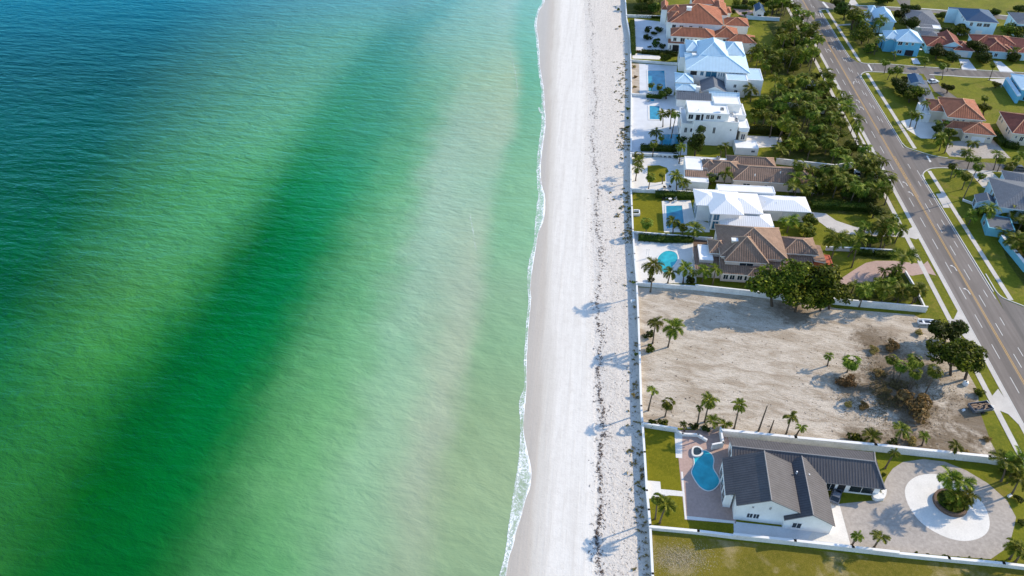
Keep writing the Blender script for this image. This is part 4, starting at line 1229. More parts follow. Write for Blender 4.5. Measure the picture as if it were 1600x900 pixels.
# --- terracotta mansion
h = House('terracotta_mansion', 'sprawling white mansion with many terracotta hip roofs at the far end of the beach', (1110, 55), -9.0, 'white_wall', 'roof_terra')
h.block(P1(500, 200), P1(970, 225), 22.0, 8.4, 'hip', 5.0, 0.5, axis='u', win={'S': [(.02, .09, 5.4, 7.4), (.17, .24, 5.8, 7.2), (.36, .42, 5.6, 7.2), (.55, .62, 5.8, 7.2)], 'W': [(.1, .3, 5, 7.4), (.4, .6, 5, 7.4)]})
h.block(P1(470, 195), P1(640, 200), 14.0, 8.0, 'hip', 2.4, 0.5, axis='u', win={'W': [(.2, .5, 5, 7)]})
h.block(P1(470, 112), P1(620, 116), 9.0, 8.6, 'hip', 2.2, 0.5, axis='u', win={'S': [(.2, .5, 6.2, 7.8)]})
h.block(P1(415, 85), P1(480, 90), 10.0, 7.0, 'hip', 1.8, 0.5, axis='v', win={'W': [(.2, .7, 4, 6)]})
h.block(P1(500, 320), P1(900, 350), 9.0, 6.4, 'hip', 2.4, 0.5, axis='u', win={'S': [(.05, .12, 4.2, 5.6), (.22, .32, 4.0, 5.6), (.37, .41, 4.2, 5.6), (.46, .50, 4.2, 5.6), (.56, .60, 4.2, 5.6)], 'W': [(.3, .7, 3.8, 5.6)]})
h.block(P1(478, 382), P1(620, 392), 3.0, 3.6, 'shed', .8, 0.2, win={'S': [(.12, .2, .8, 2.6), (.3, .8, .1, 2.8, 'opening')]})
h.block(P1(880, 330), P1(1110, 345), 12.0, 5.2, 'hip', 2.6, 0.4, axis='v', win={'S': [(.4, .6, 3.2, 4.4)]})
h.block(P1(1000, 375), P1(1265, 385), 9.0, 4.6, 'hip', 2.0, 0.4, axis='u', win={'E': [(.3, .6, 1.0, 2.6)], 'S': [(.2, .3, 2.8, 4.0)]})
h.block(P1(980, 225), P1(1200, 230), 10.0, 5.4, 'hip', 2.0, 0.4, axis='u')
h.block(P1(860, 130), P1(1010, 135), 16.0, 7.0, 'hip', 2.4, 0.4, axis='v', win={'E': [(.2, .5, 4, 6)]})
h.block(P1(690, 30), P1(900, 30), 20.0, 8.0, 'hip', 3.0, 0.4, axis='u')
h.chimney(P1(668, 60), 8.0, 13.0, 1.0, 'white_wall')
h = House('small_terracotta_house', 'small terracotta roofed house among trees just beyond the mansion', (1110, 12), -9.0, 'white_wall', 'roof_terra')
h.block(U1(110, 130), U1(300, 140), 14.0, 5.5, 'hip', 2.2, 0.4, axis='u', win={'S': [(.6, .8, 3.2, 4.6)], 'E': [(.3, .6, 3, 4.6)]})
h.block(U1(280, 180), U1(385, 190), 8.0, 4.4, 'hip', 1.5, 0.4, axis='u')
h = House('navy_roofed_shed', 'small outbuilding with a dark navy roof among trees beyond the mansion', (1188, 16), -9.0, 'white_wall', 'roof_navy', cat='shed')
h.block(U1(712, 160), U1(850, 165), 9.0, 3.6, 'gable', 1.6, 0.4, axis='v', win={'S': [(.3, .7, .6, 2.2)]})

# --- across the road
NG = -12.0
h = House('two_storey_terracotta_house', 'cream two storey house with bright terracotta hip roofs beside the white forecourt', (1500, 205), -13, 'cream_wall', 'roof_terra')
h.block(P4(1095, 222), P4(1345, 240), 16.5, 5.8, 'hip', 2.8, 0.6, axis='v', win={'S': [(.15, .20, 4.2, 5.1), (.26, .32, 4.0, 5.0), (.42, .48, 4.2, 5.1)], 'W': [(.1, .2, 3.6, 5.0), (.3, .5, 3.4, 5.0), (.1, .25, .8, 2.2)]})
h.block(P4(1200, 325), P4(1410, 335), 9.0, 3.3, 'hip', 2.1, 0.5, axis='v', win={'S': [(.09, .17, 1.2, 2.1), (.82, .9, 1.5, 2.2), (.3, .76, .02, 2.0, 'garage_door')]})
h.block(P4(1080, 290), P4(1290, 298), 6.0, 3.2, 'hip', 1.3, 0.4, axis='u', win={'S': [(.3, .36, .8, 2.0)]})
h.block(P4(985, 180), P4(1110, 186), 10.0, 4.6, 'hip', 1.4, 0.4, axis='v', win={'W': [(.1, .25, 2.4, 3.8), (.5, .7, 2.2, 3.8)]})
h.block(P4(935, 205), P4(985, 205), 10.0, 2.9, 'flat', 0, 0.0, roof='flat_roof', wall='white_wall')
h = House('red_roofed_house', 'cream house under a broad dark red hip roof, right of the bright terracotta house', (1575, 210), -13, 'cream_wall', 'roof_red')
h.block(T5(1420, 480), T5(2000, 520), 17.0, 4.4, 'hip', 3.2, 0.5, axis='u', win={'S': [(.10, .15, 2.4, 3.4), (.25, .35, 1.6, 3.2)], 'W': [(.06, .14, 2.0, 3.6), (.22, .28, 2.2, 3.4), (.60, .68, 2.0, 3.6), (.76, .82, 2.2, 3.6)]})

h = House('corner_house', 'teal house under a wide grey shingle roof on the side street corner behind palms', (1585, 320), -17, 'pale_blue_wall', 'roof_slate')
h.block(T6(1210, 730), T6(2100, 760), 17.5, 5.0, 'hip', 2.6, 0.5, axis='u', win={'W': [(.45, .55, 2.6, 4.2), (.62, .68, 2.6, 4.2), (.3, .36, 2.6, 4.0)]})
h.block(T6(1330, 380), T6(2200, 450), 9.0, 4.2, 'hip', 1.8, 0.5, axis='u', win={'S': [(.1, .2, 2, 3.4)]})
h.block(T6(860, 660), T6(1180, 680), 4.5, 3.0, 'gable', 1.4, 0.3, axis='v', win={'W': [(.2, .7, .5, 2.4)]})
h = House('teal_annex', 'low teal building with a grey flat roof below the corner house, partly under palms', (1560, 362), -17, 'teal_wall', 'roof_slate')
h.block(U2(1108, 498), U2(1500, 600), 7.5, 2.6, 'flat', 0, 0.0, fascia='teal_wall', win={'W': [(.3, .5, .8, 2.0)]})

h = House('bright_blue_house', 'bright blue house cut by the right edge, beside the open mown lot', (1590, 150), -13, 'blue_wall', 'roof_blue')
h.block(T7(1560, 600), T7(2300, 640), 15.0, 4.4, 'hip', 2.2, 0.5, axis='u', win={'W': [(.2, .3, 1.6, 3.2), (.45, .6, 1.4, 3.2), (.8, .88, 1.8, 3.2)], 'S': [(.1, .3, .3, 2.6, 'opening')]})
h.block(T7(1500, 700), T7(1560, 720), 17.0, 2.9, 'shedw', .5, 0.1, wall='blue_wall')

h = House('blue_cottage', 'two storey turquoise house with a pale metal hip roof, nearer of the two blue ones', (1410, 75), NG, 'blue_wall', 'roof_blue')
h.block(T8(1010, 640), T8(1420, 650), 12.0, 6.2, 'hip', 3.0, 0.6, axis='v', win={'S': [(.05, .22, 4.4, 5.8), (.36, .46, 4.6, 5.6), (.62, .70, 4.6, 5.6), (.45, .8, .1, 2.5, 'opening'), (.12, .3, .8, 2.2)], 'E': [(.3, .6, 4.2, 5.6)]})
h.block(T8(840, 600), T8(1100, 605), 9.0, 5.8, 'hip', 2.0, 0.5, axis='u', win={'W': [(.3, .5, 3.6, 5.0)]})
h.block(T8(830, 640), T8(1000, 648), 4.5, 4.6, 'gable', 1.4, 0.3, axis='v', win={'S': [(.3, .7, 3, 4.2)]})
h.block(T8(760, 640), T8(960, 680), 6.0, 3.0, 'shed', .8, 0.2, win={'S': [(.1, .4, .1, 2.4, 'opening'), (.55, .9, .1, 2.4, 'opening')]})
h.slab(T8(1000, 745), T8(1400, 755), 1.0, 2.9, 3.1, 'trim')
h = House('pale_blue_cottage', 'small pale blue house with a steep pale hip roof and flat white porch', (1370, 30), NG, 'pale_blue_wall', 'roof_blue')
h.block(T8(680, 325), T8(980, 300), 15.0, 5.4, 'hip', 3.0, 0.5, axis='v', win={'W': [(.4, .6, 3.4, 4.8)], 'S': [(.3, .5, 3.2, 4.6)]})
h.block(T8(600, 190), T8(720, 195), 9.0, 5.6, 'hip', 1.6, 0.4, axis='u', win={'W': [(.3, .6, 3.6, 5)]})
h.block(T8(510, 330), T8(680, 335), 12.0, 3.4, 'shed', .5, 0.2, wall='blue_wall', roof='flat_roof', win={'W': [(.1, .4, .3, 2.6), (.5, .9, .3, 2.6)]})
h = House('hidden_ranch_house', 'low dark roofed house with a white flat strip roof, left of the navy roof', (1445, 35), NG, 'cream_wall', 'roof_slate')
h.block(T2(-180, 360), T2(290, 380), 20.0, 3.2, 'hip', 2.2, 0.4, axis='u')
h.block(T2(-100, 425), T2(300, 430), 5.0, 3.0, 'flat', 0, 0.0, roof='flat_roof')
h.block(T2(10, 480), T2(200, 480), 7.0, 2.8, 'shed', .6, 0.2)
h = House('maroon_ranch_house', 'low house with maroon tiled gables and a pale garage, just right of the turquoise house', (1485, 75), NG, 'pale_blue_wall', 'roof_red')
h.block(T2(80, 720), T2(560, 730), 12.0, 3.2, 'hip', 2.2, 0.5, axis='u', win={'W': [(.3, .6, .8, 2.2)]})
h.block(T2(310, 720), T2(640, 712), 14.0, 3.6, 'gable', 2.2, 0.4, axis='v', win={'S': [(.3, .55, .2, 2.5, 'door')]})
h.block(T2(500, 780), T2(830, 800), 10.0, 3.0, 'hip', 1.9, 0.5, axis='v', win={'S': [(.15, .8, .05, 2.3, 'garage_door')]})
h.block(T2(20, 600), T2(330, 585), 10.0, 3.2, 'hip', 1.6, 0.4, axis='u', roof='roof_slate')
h = House('plum_roofed_house', 'low pale house with a plum brown tiled roof, right of the maroon gabled one', (1555, 78), NG, 'pale_blue_wall', 'roof_red')
h.block(T2(1000, 790), T2(1380, 800), 14.0, 3.2, 'hip', 2.4, 0.5, axis='v', win={'S': [(.08, .3, .1, 2.4, 'opening'), (.42, .55, .8, 2.2)]})
h.block(T2(830, 680), T2(1480, 690), 11.0, 3.4, 'hip', 2.2, 0.5, axis='u')
h.block(T2(1180, 800), T2(1480, 830), 8.0, 2.8, 'hip', 1.4, 0.4, axis='v', win={'S': [(.15, .85, .05, 2.2, 'garage_door')]})
h = House('edge_ranch_house', 'low red tiled house cut by the right edge beyond the side street', (1598, 80), NG, 'pale_blue_wall', 'roof_red')
h.block(T2(1490, 820), T2(2200, 870), 18.0, 3.4, 'hip', 2.8, 0.5, axis='u', win={'S': [(.05, .12, .9, 2.2), (.2, .4, .1, 2.3, 'garage_door')]})
h = House('navy_roofed_house', 'two storey white house under a dark navy blue hip roof, near the top right corner', (1515, 38), NG, 'pale_blue_wall', 'roof_navy')
h.block(T2(700, 325), T2(1210, 355), 17.0, 6.4, 'hip', 2.4, 0.5, axis='v', win={'S': [(.13, .22, 4.2, 5.7), (.36, .52, 4.2, 5.6), (.58, .78, 4.2, 5.6), (.4, .62, .1, 2.4, 'garage_door')], 'W': [(.5, .56, 4.8, 5.8), (.7, .76, 4.8, 5.8)]})
h.block(T2(430, 130), T2(900, 135), 1.6, 6.5, 'shed', .1, 0.1)
h = House('grey_roofed_two_storey', 'pale two storey house with a grey shingle roof, right of the navy roofed house', (1585, 35), NG, 'pale_blue_wall', 'roof_slate')
h.block(T2(1500, 370), T2(2200, 400), 15.0, 5.8, 'hip', 2.8, 0.5, axis='u', win={'W': [(.4, .46, 3.4, 4.8), (.62, .68, 3.4, 4.8)], 'S': [(.1, .3, 3.2, 4.8)]})
h = House('navy_garage', 'flat dark blue grey garage roof edged with white beside the narrow lane across the road', (1432, 135), -13, 'white_wall', 'roof_navy', cat='garage')
h.block(P4(960, 150), P4(1035, 150), 24.0, 2.9, 'shede', .4, 0.1, roof='roof_slate', win={'E': [(.1, .3, .1, 2.2, 'garage_door')]})
h.block(T4(830, 700), T4(1060, 720), 8.5, 3.0, 'gable', .9, 0.2, axis='v')

# ------------------------------------------------------------------ garden walls
def wall(pts, height, label, thick=0.28, mat='garden_wall', base=0.0, name='garden_wall', coping=True, group=None):
    """pts: foot of the near face"""
    q = [G(x, y, 0) for x, y in pts]
    o = empty(name, q[0], label, 'wall', group)
    mb, cb = MB(), MB()
    for a, b in zip(q, q[1:]):
        d = (b - a); L = d.length; d.normalize()
        n = Vector((-d.y, d.x, 0))
        c = (a + b) / 2
        mb.box((c.x, c.y, 0), d, n, L / 2 + thick / 2 - .01, thick / 2, base, height)
        cb.box((c.x, c.y, 0), d, n, L / 2 + thick / 2 + .05, thick / 2 + .06, height + .002, height + .10)
    mb.build('wall_face', M[mat], o)
    if coping: cb.build('coping', M['trim'], o)
    # pillars along the wall
    return o
seg = [(0, 2, 'low white sea wall of the terracotta mansion garden at the top of the beach'), (2, 5, 'low white sea wall beside the green hedge strip and the long rectangular pool'),
       (5, 7, 'low white sea wall in front of the tall white house deck'), (7, 8, 'low white sea wall of the pale courtyard with the round lawn'),
       (8, 10, 'low white sea wall with the small notch beside the square lawn'), (10, 12, 'low white sea wall in front of the kidney pool deck'),
       (12, 15, 'low white sea wall along the sandy vacant lot'), (15, 19, 'low white sea wall along the lawn of the grey roofed house'), (19, 20, 'low white sea wall beside the dry field at the bottom edge')]
for a, b, lab in seg:
    pts = WALL_LINE[a:b + 1]
    if a == 0: pts = [(975, -40)] + pts
    if b == 20: pts = pts + [(1026, 1000)]
    wall(pts, 0.75, lab, 0.32, base=-0.6, name='sea_wall', group='white sea walls along the beach')
wall([(1128, 681), (1240, 692.5), (1364, 704), (1541, 722.5), (1568, 727.5)], 1.9, 'long white wall between the sandy lot and the grey roofed house', .5)
wall([(1004, 667), (1056, 675)], 1.2, 'short white wall at the sea end of the sandy lot')
wall([(1056, 675), (1066, 681), (1090, 682), (1103, 690)], 0.7, 'low white kerb wall round the corner of the pink pool patio')
wall([(1124, 676), (1128, 699), (1112, 702)], 1.6, 'white screen wall round the outdoor shower by the pink patio')
wall([(1015, 827), (1090, 834), (1146, 841)], 0.9, 'white garden wall between the small lawn and the dry field', .4)
wall([(1146, 841), (1240, 851), (1330, 861), (1400, 869)], 1.3, 'white wall beside the gable end of the grey roofed house', .4)
wall([(1400, 869), (1480, 877), (1565, 885), (1640, 894)], 1.0, 'white wall along the paver drive, lined with small plants', .4)
wall([(996, 447), (1086, 453)], 1.2, 'white wall between the kidney pool deck and the sandy lot')
wall([(1086, 453), (1178, 463), (1230, 470)], 1.7, 'taller white wall below the brown tiled house, ending at the big trees')
wall([(1300, 475), (1340, 479), (1445, 488)], 1.9, 'white wall from the big trees to the road verge')
wall([(1446, 487), (1428, 450), (1414, 427)], 0.7, 'low white wall running back beside the road verge palms', .25)
wall([(990, 366), (1040, 370), (1112, 376)], 0.9, 'white wall behind the clipped hedge above the kidney pool')
wall([(1290, 391), (1340, 393), (1397, 396)], 1.2, 'pale wall between the two front drives')
wall([(986, 300), (1085, 304), (1090, 310)], 1.1, 'white wall between the courtyard and the square lawn')
wall([(987, 243), (1058, 246)], 1.0, 'white wall with dark chairs along it between the courtyard and tall white house')
wall([(1212, 256), (1302, 266), (1330, 262)], 2.0, 'white wall behind the long brown house with palm trunks before it')
wall([(987, 150), (1012, 151.5)], 1.0, 'short white wall between the two upper pools')
wall([(987, 97), (1058, 102)], 1.0, 'white wall between the pale blue house and the terracotta mansion courtyard')
wall([(979, 27), (1040, 29)], 1.2, 'white wall across the mansion garden near the top of the beach')
wall([(1166, 30), (1217, 33)], 1.6, 'pale blue wall among trees beyond the terracotta mansion', mat='pale_blue_wall')
wall([(1218, 93), (1248, 96)], 1.6, 'pale grey wall at the road end of the upper palm grove', mat='pale_blue_wall')
wall([(1215, 163), (1288, 178)], 1.5, 'white wall between the two palm groves near the road')
wall([(1563, 378), (1572, 390), (1584, 404), (1600, 424)], 2.0, 'bright teal wall behind palms at the right edge', .8, 'teal_wall')
wall([(1504, 314), (1523, 321)], 0.6, 'low white wall on the corner lawn below the tall palm')

# ------------------------------------------------------------------ pools
def pool(px, label, water='pool', rim=0.45, sm=0, z=0.05, cop='white_deck', steps=None, name='swimming_pool', cat='pool'):
    pts = smooth_loop(px, sm) if sm else px
    q = [G(x, y, 0) for x, y in pts]
    c = sum(q, Vector()) / len(q)
    n = sum(q[i].x * q[(i + 1) % len(q)].y - q[(i + 1) % len(q)].x * q[i].y for i in range(len(q)))
    if n < 0: q.reverse()
    o = empty(name, Vector((c.x, c.y, 0)), label, cat)
    outs = []
    m = len(q)
    for i in range(m):
        d1 = (q[i] - q[i - 1]).normalized(); d2 = (q[(i + 1) % m] - q[i]).normalized()
        nn = Vector((d1.y, -d1.x, 0)) + Vector((d2.y, -d2.x, 0))
        nn = nn / max(0.5, nn.length_squared / 2)
        outs.append(q[i] + nn * rim)
    mb = MB(); mb.poly([Vector((p.x, p.y, z)) for p in q])
    w = mb.build('water', M[water], o)
    mb = MB()
    h = z + .06
    for i in range(m):
        j = (i + 1) % m
        mb.face([q[i] + Z * h, outs[i] + Z * h, outs[j] + Z * h, q[j] + Z * h])
        mb.face([outs[i], outs[j], outs[j] + Z * h, outs[i] + Z * h])
        mb.face([q[j], q[i], q[i] + Z * h, q[j] + Z * h])
    mb.build('coping', M[cop], o)
    return o
pool([S3(*p) for p in [(495, 520), (560, 490), (615, 515), (635, 560), (630, 620), (665, 680), (675, 725), (640, 770), (590, 785), (535, 755), (490, 690), (475, 645), (495, 590)]],
     'turquoise free-form pool on the pink patio of the grey roofed house', 'pool', .17, 3)
pool([S3(482 + 2, 500), S3(492, 478), S3(520, 474), S3(542, 492), S3(542, 515), S3(520, 530), S3(490, 527)], 'small round spa with a dark cover at the head of the free-form pool', 'spa', .35, 3, 0.35, name='spa', cat='spa')
pool([P6(*p) for p in [(340, 285), (385, 277), (425, 290), (440, 325), (425, 360), (400, 390), (390, 420), (350, 430), (320, 400), (300, 330)]], 'kidney shaped turquoise pool on the white deck of the brown tiled house', 'pool', .35, 3)
pool([P5(380, 433), P5(497, 430), P5(513, 580), P5(385, 600)], 'rectangular blue pool of the white glass fronted house', 'pool_deep', .5)
pool([P3(312, 203), P3(400, 205), P3(405, 325), P3(315, 322)], 'square blue pool on the deck of the tall white house', 'pool_deep', .6)
pool([P3(432, 455), P3(585, 455), P3(570, 560), P3(390, 560)], 'shaded pale blue plunge pool beside the tall white house', 'pool_deep', .3)
pool([P1(297, 630), P1(445, 630), P1(458, 815), P1(303, 815)], 'long rectangular blue pool of the pale blue house', 'pool_deep', .4)
pool([P1(288, 862 + 20), P1(355, 882), P1(355, 905), P1(290, 905)], 'tiny dark blue plunge tub above the square pool', 'pool_deep', .2, name='plunge_tub', cat='tub')
# ------------------------------------------------------------------ vegetation
def palm_crown(seed, n=22, droop=1.0, fan=False, wide=1.0):
    """feather palm crown of unit reach, foot of the fronds at the origin"""
    r = random.Random(seed)
    mb = MB()
    for k in range(n):
        a = k * 2.39996 + r.uniform(-.25, .25)
        e0 = r.uniform(-0.35, 1.15) if not fan else r.uniform(-0.7, 1.3)
        L = r.uniform(0.85, 1.12)
        d = Vector((math.cos(a), math.sin(a), 0)); s = Vector((-d.y, d.x, 0))
        pts = []
        e = e0
        p = Vector((0, 0, 0))
        steps = 8
        for i in range(steps + 1):
            pts.append(p.copy())
            p = p + (d * math.cos(e) + Z * math.sin(e)) * (L / steps)
            e -= droop * r.uniform(.16, .24)
        if fan:
            # costapalmate blade at the end of a short stalk
            c = pts[4]
            ax = (pts[5] - pts[4]).normalized()
            up = s.cross(ax)
            mb.face([pts[0] + s * .012, c + s * .012, c - s * .012, pts[0] - s * .012])
            for q in range(11):
                an = (q - 5) * 0.30
                f = ax * math.cos(an) + s * math.sin(an)
                ln = 0.46 * (1 - .25 * abs(an) / 1.6) * r.uniform(.9, 1.1)
                w = s * math.cos(an) * .045 - ax * math.sin(an) * .045
                tip = c + f * ln - Z * (ln * .28 * r.uniform(.6, 1.4))
                mid = c + f * ln * .55
                mb.face([c, mid + w, tip, mid - w])
            continue
        fold = r.uniform(.25, .6)
        for i in range(steps):
            t = i / steps
            b = pts[i]; ax = (pts[i + 1] - pts[i]); an = ax.normalized(); up = s.cross(an)
            mb.face([b + s * .014, pts[i + 1] + s * .010, pts[i + 1] - s * .010, b - s * .014])
            if i == 0: continue
            for h in (0.0, 0.34, 0.67):
                c = b + ax * h
                wl = (0.20 * math.sin(math.pi * min(1, (t + h / steps) * .86 + .14)) + .035) * wide
                for sg in (1, -1):
                    q = wl * r.uniform(.85, 1.15)
                    tip = c + s * sg * q + an * q * .75 - up * q * fold * r.uniform(.6, 1.3)
                    mb.face([c, c + ax * .40, tip + ax * .12, tip])
    return mb
def leaf_cloud(seed, n=1500, lobes=9, leaf=0.10, flat=0.8, lift=0.0):
    r = random.Random(seed)
    mb = MB()
    L = []
    for _ in range(lobes):
        a = r.uniform(0, 6.28); d = r.uniform(.15, .68)
        L.append((Vector((math.cos(a) * d, math.sin(a) * d, r.uniform(-.25, .42) * flat)), r.uniform(.26, .46)))
    L.append((Vector((0, 0, 0.1)), .5))
    for _ in range(n):
        c, rad = r.choice(L)
        v = Vector((r.gauss(0, 1), r.gauss(0, 1), r.gauss(0, 1))).normalized()
        p = c + Vector((v.x, v.y, v.z * flat)) * rad * (r.uniform(.45, 1.06) ** .5)
        nrm = (v + Vector((r.gauss(0, .6), r.gauss(0, .6), r.gauss(0, .6) + .35))).normalized()
        a = nrm.orthogonal().normalized(); b = nrm.cross(a)
        an = r.uniform(0, 6.28)
        a, b = a * math.cos(an) + b * math.sin(an), b * math.cos(an) - a * math.sin(an)
        s = leaf * r.uniform(.55, 1.3)
        p = p + Z * lift
        mb.face([p - a * s, p - b * s * .55, p + a * s, p + b * s * .55])
    return mb
CROWN = {'coconut': [palm_crown(s, n, d, wide=w).mesh('palm_crown', M['palm_leaf']) for s, n, d, w in ((1, 17, .95, 1), (2, 15, 1.1, 1.1), (3, 20, .9, .9), (4, 16, 1.25, 1), (5, 13, .8, 1.15), (6, 19, 1.15, 1.0))],
         'fan': [palm_crown(s, 34, 1.3, True).mesh('fan_palm_crown', M['fan_leaf']) for s in (11, 12, 13)],
         'young': [palm_crown(s, 15, .8, wide=1.1).mesh('young_palm_crown', M['palm_leaf']) for s in (21, 22)]}
TREE = [leaf_cloud(s, 2800, 12, .075).mesh('tree_crown', M['tree_leaf']) for s in (31, 32, 33, 34)]
TREED = [leaf_cloud(s, 2400, 11, .08).mesh('dark_tree_crown', M['dark_leaf']) for s in (41, 42, 43)]
SHRUB = [leaf_cloud(s, 420, 5, .15, .8, .45).mesh('shrub', M['tree_leaf']) for s in (51, 52, 53)]
SHRUBD = [leaf_cloud(s, 420, 5, .15, .8, .45).mesh('dark_shrub', M['dark_leaf']) for s in (54, 55)]
DRY = [leaf_cloud(s, 900, 7, .10, .6, .35).mesh('dry_shrub', M['dry_leaf']) for s in (61, 62)]

VR = random.Random(5)
def stand(cx, cy, bx, by, zmin=0.6, zmax=17.0):
    """height and top of an upright plant seen with its foot at (bx, by) and its crown at (cx, cy)"""
    b = G(bx, by)
    best = None
    z = zmin
    while z <= zmax:
        p = G(cx, cy, z)
        d = math.hypot(p.x - b.x, p.y - b.y)
        if best is None or d < best[0]: best = (d, z, p)
        z += 0.1
    d, z, p = best
    lim = 0.33 * z
    if d > lim:
        p = b + (Vector((p.x, p.y, 0)) - b) * (lim / d)
    return b, z, Vector((p.x, p.y, z))
def plant_palm(b, top, r, kind, label, group=None, name=None, cat='palm'):
    nm = name or {'coconut': 'palm_tree', 'fan': 'fan_palm', 'young': 'young_palm'}[kind]
    o = empty(nm, b, label, cat, group)
    rel = top - b
    if kind != 'young' or rel.z > 1.0:
        mb = MB()
        k = 6
        path = []
        for i in range(k + 1):
            t = i / k
            path.append(Vector((rel.x * t ** 1.6, rel.y * t ** 1.6, rel.z * t - .1 * (1 - t))))
        w = 0.20 if kind != 'fan' else 0.17
        mb.tube(path, [w * (1.35 if i == 0 else 1.0 - .35 * i / k) for i in range(k + 1)], 6)
        obj('trunk', mb.mesh('palm_trunk', M['trunk'], True), o)
    c = obj('crown', VR.choice(CROWN[kind]), o, rel)
    c.rotation_euler = (VR.uniform(-.12, .12), VR.uniform(-.12, .12), VR.uniform(0, 6.28))
    c.scale = (r, r, r * VR.uniform(.85, 1.05))
    return o
def palm(c, b, rpx, kind, label, group=None):
    base, z, top = stand(c[0], c[1], b[0], b[1])
    r = rpx * mpp(c[1]) * (CAM_H - z) / CAM_H
    return plant_palm(base, top, max(.5, r * 1.12), kind, label, group)
def palms(f, lst, group=None):
    for it in lst:
        cx, cy, bx, by, r, kind, label = it
        k = f(1, 0)[0] - f(0, 0)[0]
        palm(f(cx, cy), f(bx, by), r * k, kind, label, group)
def tree(cpx, bpx, rpx, label, dark=False, group=None, name='broadleaf_tree', cat='tree', flat=1.0):
    base, z, top = stand(cpx[0], cpx[1], bpx[0], bpx[1], 1.5, 12)
    r = rpx * mpp(cpx[1]) * (CAM_H - z) / CAM_H
    z = max(z, r * .75)
    o = empty(name, base, label, cat, group)
    rel = Vector((top.x - base.x, top.y - base.y, z))
    mb = MB()
    mb.tube([Vector((0, 0, -.1)), rel * .35, rel * .75], [.11 * r ** .5 + .12, .10 * r ** .5 + .08, .1], 7)
    for k in range(5):
        a = VR.uniform(0, 6.28)
        mb.tube([rel * VR.uniform(.3, .5), rel * .8 + Vector((math.cos(a), math.sin(a), .15)) * r * .35, rel + Vector((math.cos(a), math.sin(a), .2)) * r * .62], [.12, .08, .03], 5)
    obj('trunk', mb.mesh('tree_trunk', M['bark'], True), o)
    c = obj('crown', VR.choice(TREED if dark else TREE), o, rel)
    c.rotation_euler = (0, 0, VR.uniform(0, 6.28))
    c.scale = (r * 1.3, r * 1.3, r * 1.08 * flat)
    return o
def shrub(px, rpx, label, kind='shrub', group=None, cat='shrub', name=None):
    r = rpx * mpp(px[1])
    me = VR.choice({'shrub': SHRUB, 'dark': SHRUBD, 'dry': DRY}[kind])
    o = obj(name or {'shrub': 'shrub', 'dark': 'dark_shrub', 'dry': 'dry_bush'}[kind], me, None, G(*px))
    o.scale = (r, r, r * VR.uniform(.8, 1.0)); o.rotation_euler = (0, 0, VR.uniform(0, 6.28))
    return tag(o, label, cat, group)
def hedge(pts, w, hgt, label, dark=True):
    q = [G(x, y) for x, y in pts]
    mb = MB()
    r = VR
    for a, b in zip(q, q[1:]):
        d = b - a; L = d.length; d.normalize(); n = Vector((-d.y, d.x, 0))
        c = (a + b) / 2
        mb.box((c.x, c.y, 0), d, n, L / 2, w / 2 * .82, 0, hgt * .85)
        for _ in range(int(L * (w + 2 * hgt) * 13)):
            t = r.uniform(-.1, L + .1); s = r.uniform(-w / 2, w / 2) ; z = hgt * r.uniform(.1, 1.06)
            if r.random() < .55: s = r.choice((-1, 1)) * w / 2 * r.uniform(.8, 1.12)
            else: z = hgt * r.uniform(.85, 1.12)
            p = a + d * t + n * s + Z * z
            nn = Vector((r.gauss(0, 1), r.gauss(0, 1), r.gauss(.6, 1))).normalized()
            u = nn.orthogonal().normalized(); v = nn.cross(u); k = r.uniform(.12, .28)
            mb.face([p - u * k, p - v * k * .6, p + u * k, p + v * k * .6])
    return tag(mb.build('hedge', M['dark_leaf' if dark else 'tree_leaf']), label, 'hedge')

# --- palms one can point at
palms(S3, [
 (190, 50, 155, 195, 52, 'coconut', 'slender palm against the sea wall at the lower left of the sandy lot'),
 (305, 140, 278, 240, 60, 'fan', 'round headed fan palm second from the sea wall at the bottom of the sandy lot'),
 (605, 120, 568, 280, 74, 'coconut', 'largest palm of the row above the grey roof, with a small one beside it'),
 (535, 175, 512, 310, 36, 'coconut', 'thin small palm left of the largest palm in the row above the grey roof'),
 (825, 155, 785, 330, 60, 'coconut', 'star shaped palm standing alone left of two bare poles above the grey roof'),
 (1205, 245, 1165, 375, 64, 'coconut', 'palm right of the two bare poles above the grey roof'),
 (1280, 320, 1245, 375, 44, 'coconut', 'short palm close under the palm right of the bare poles'),
 (630, 275, 632, 325, 58, 'young', 'low bushy palm behind the pink patio wall, left one of two'),
 (715, 295, 700, 330, 55, 'young', 'low bushy palm behind the pink patio wall, right one of two'),
 (415, 300, 420, 345, 34, 'young', 'small dark palm at the upper left corner of the pink patio')])
for (cx, cy, bx, by, lab) in ((1030, 160, 965, 345, 'taller bare palm pole above the grey roof'), (1080, 265, 1045, 360, 'shorter bare palm pole above the grey roof')):
    b, z, top = stand(*S3(cx, cy), *S3(bx, by))
    mb = MB(); mb.tube([b - Z * .1, b.lerp(top, .5), top], [.24, .17, .12], 6)
    tag(mb.build('bare_palm_trunk', M['trunk']), lab, 'trunk')
palms(S1, [
 (285, 285, 265, 430, 62, 'coconut', 'feather palm near the sea wall in the sandy lot, left of a pair'),
 (410, 320, 372, 455, 84, 'coconut', 'wide feather palm in the sandy lot near the sea wall, right of a pair'),
 (1490, 515, 1478, 585, 36, 'coconut', 'tiny palm alone in the middle of the sandy lot')])
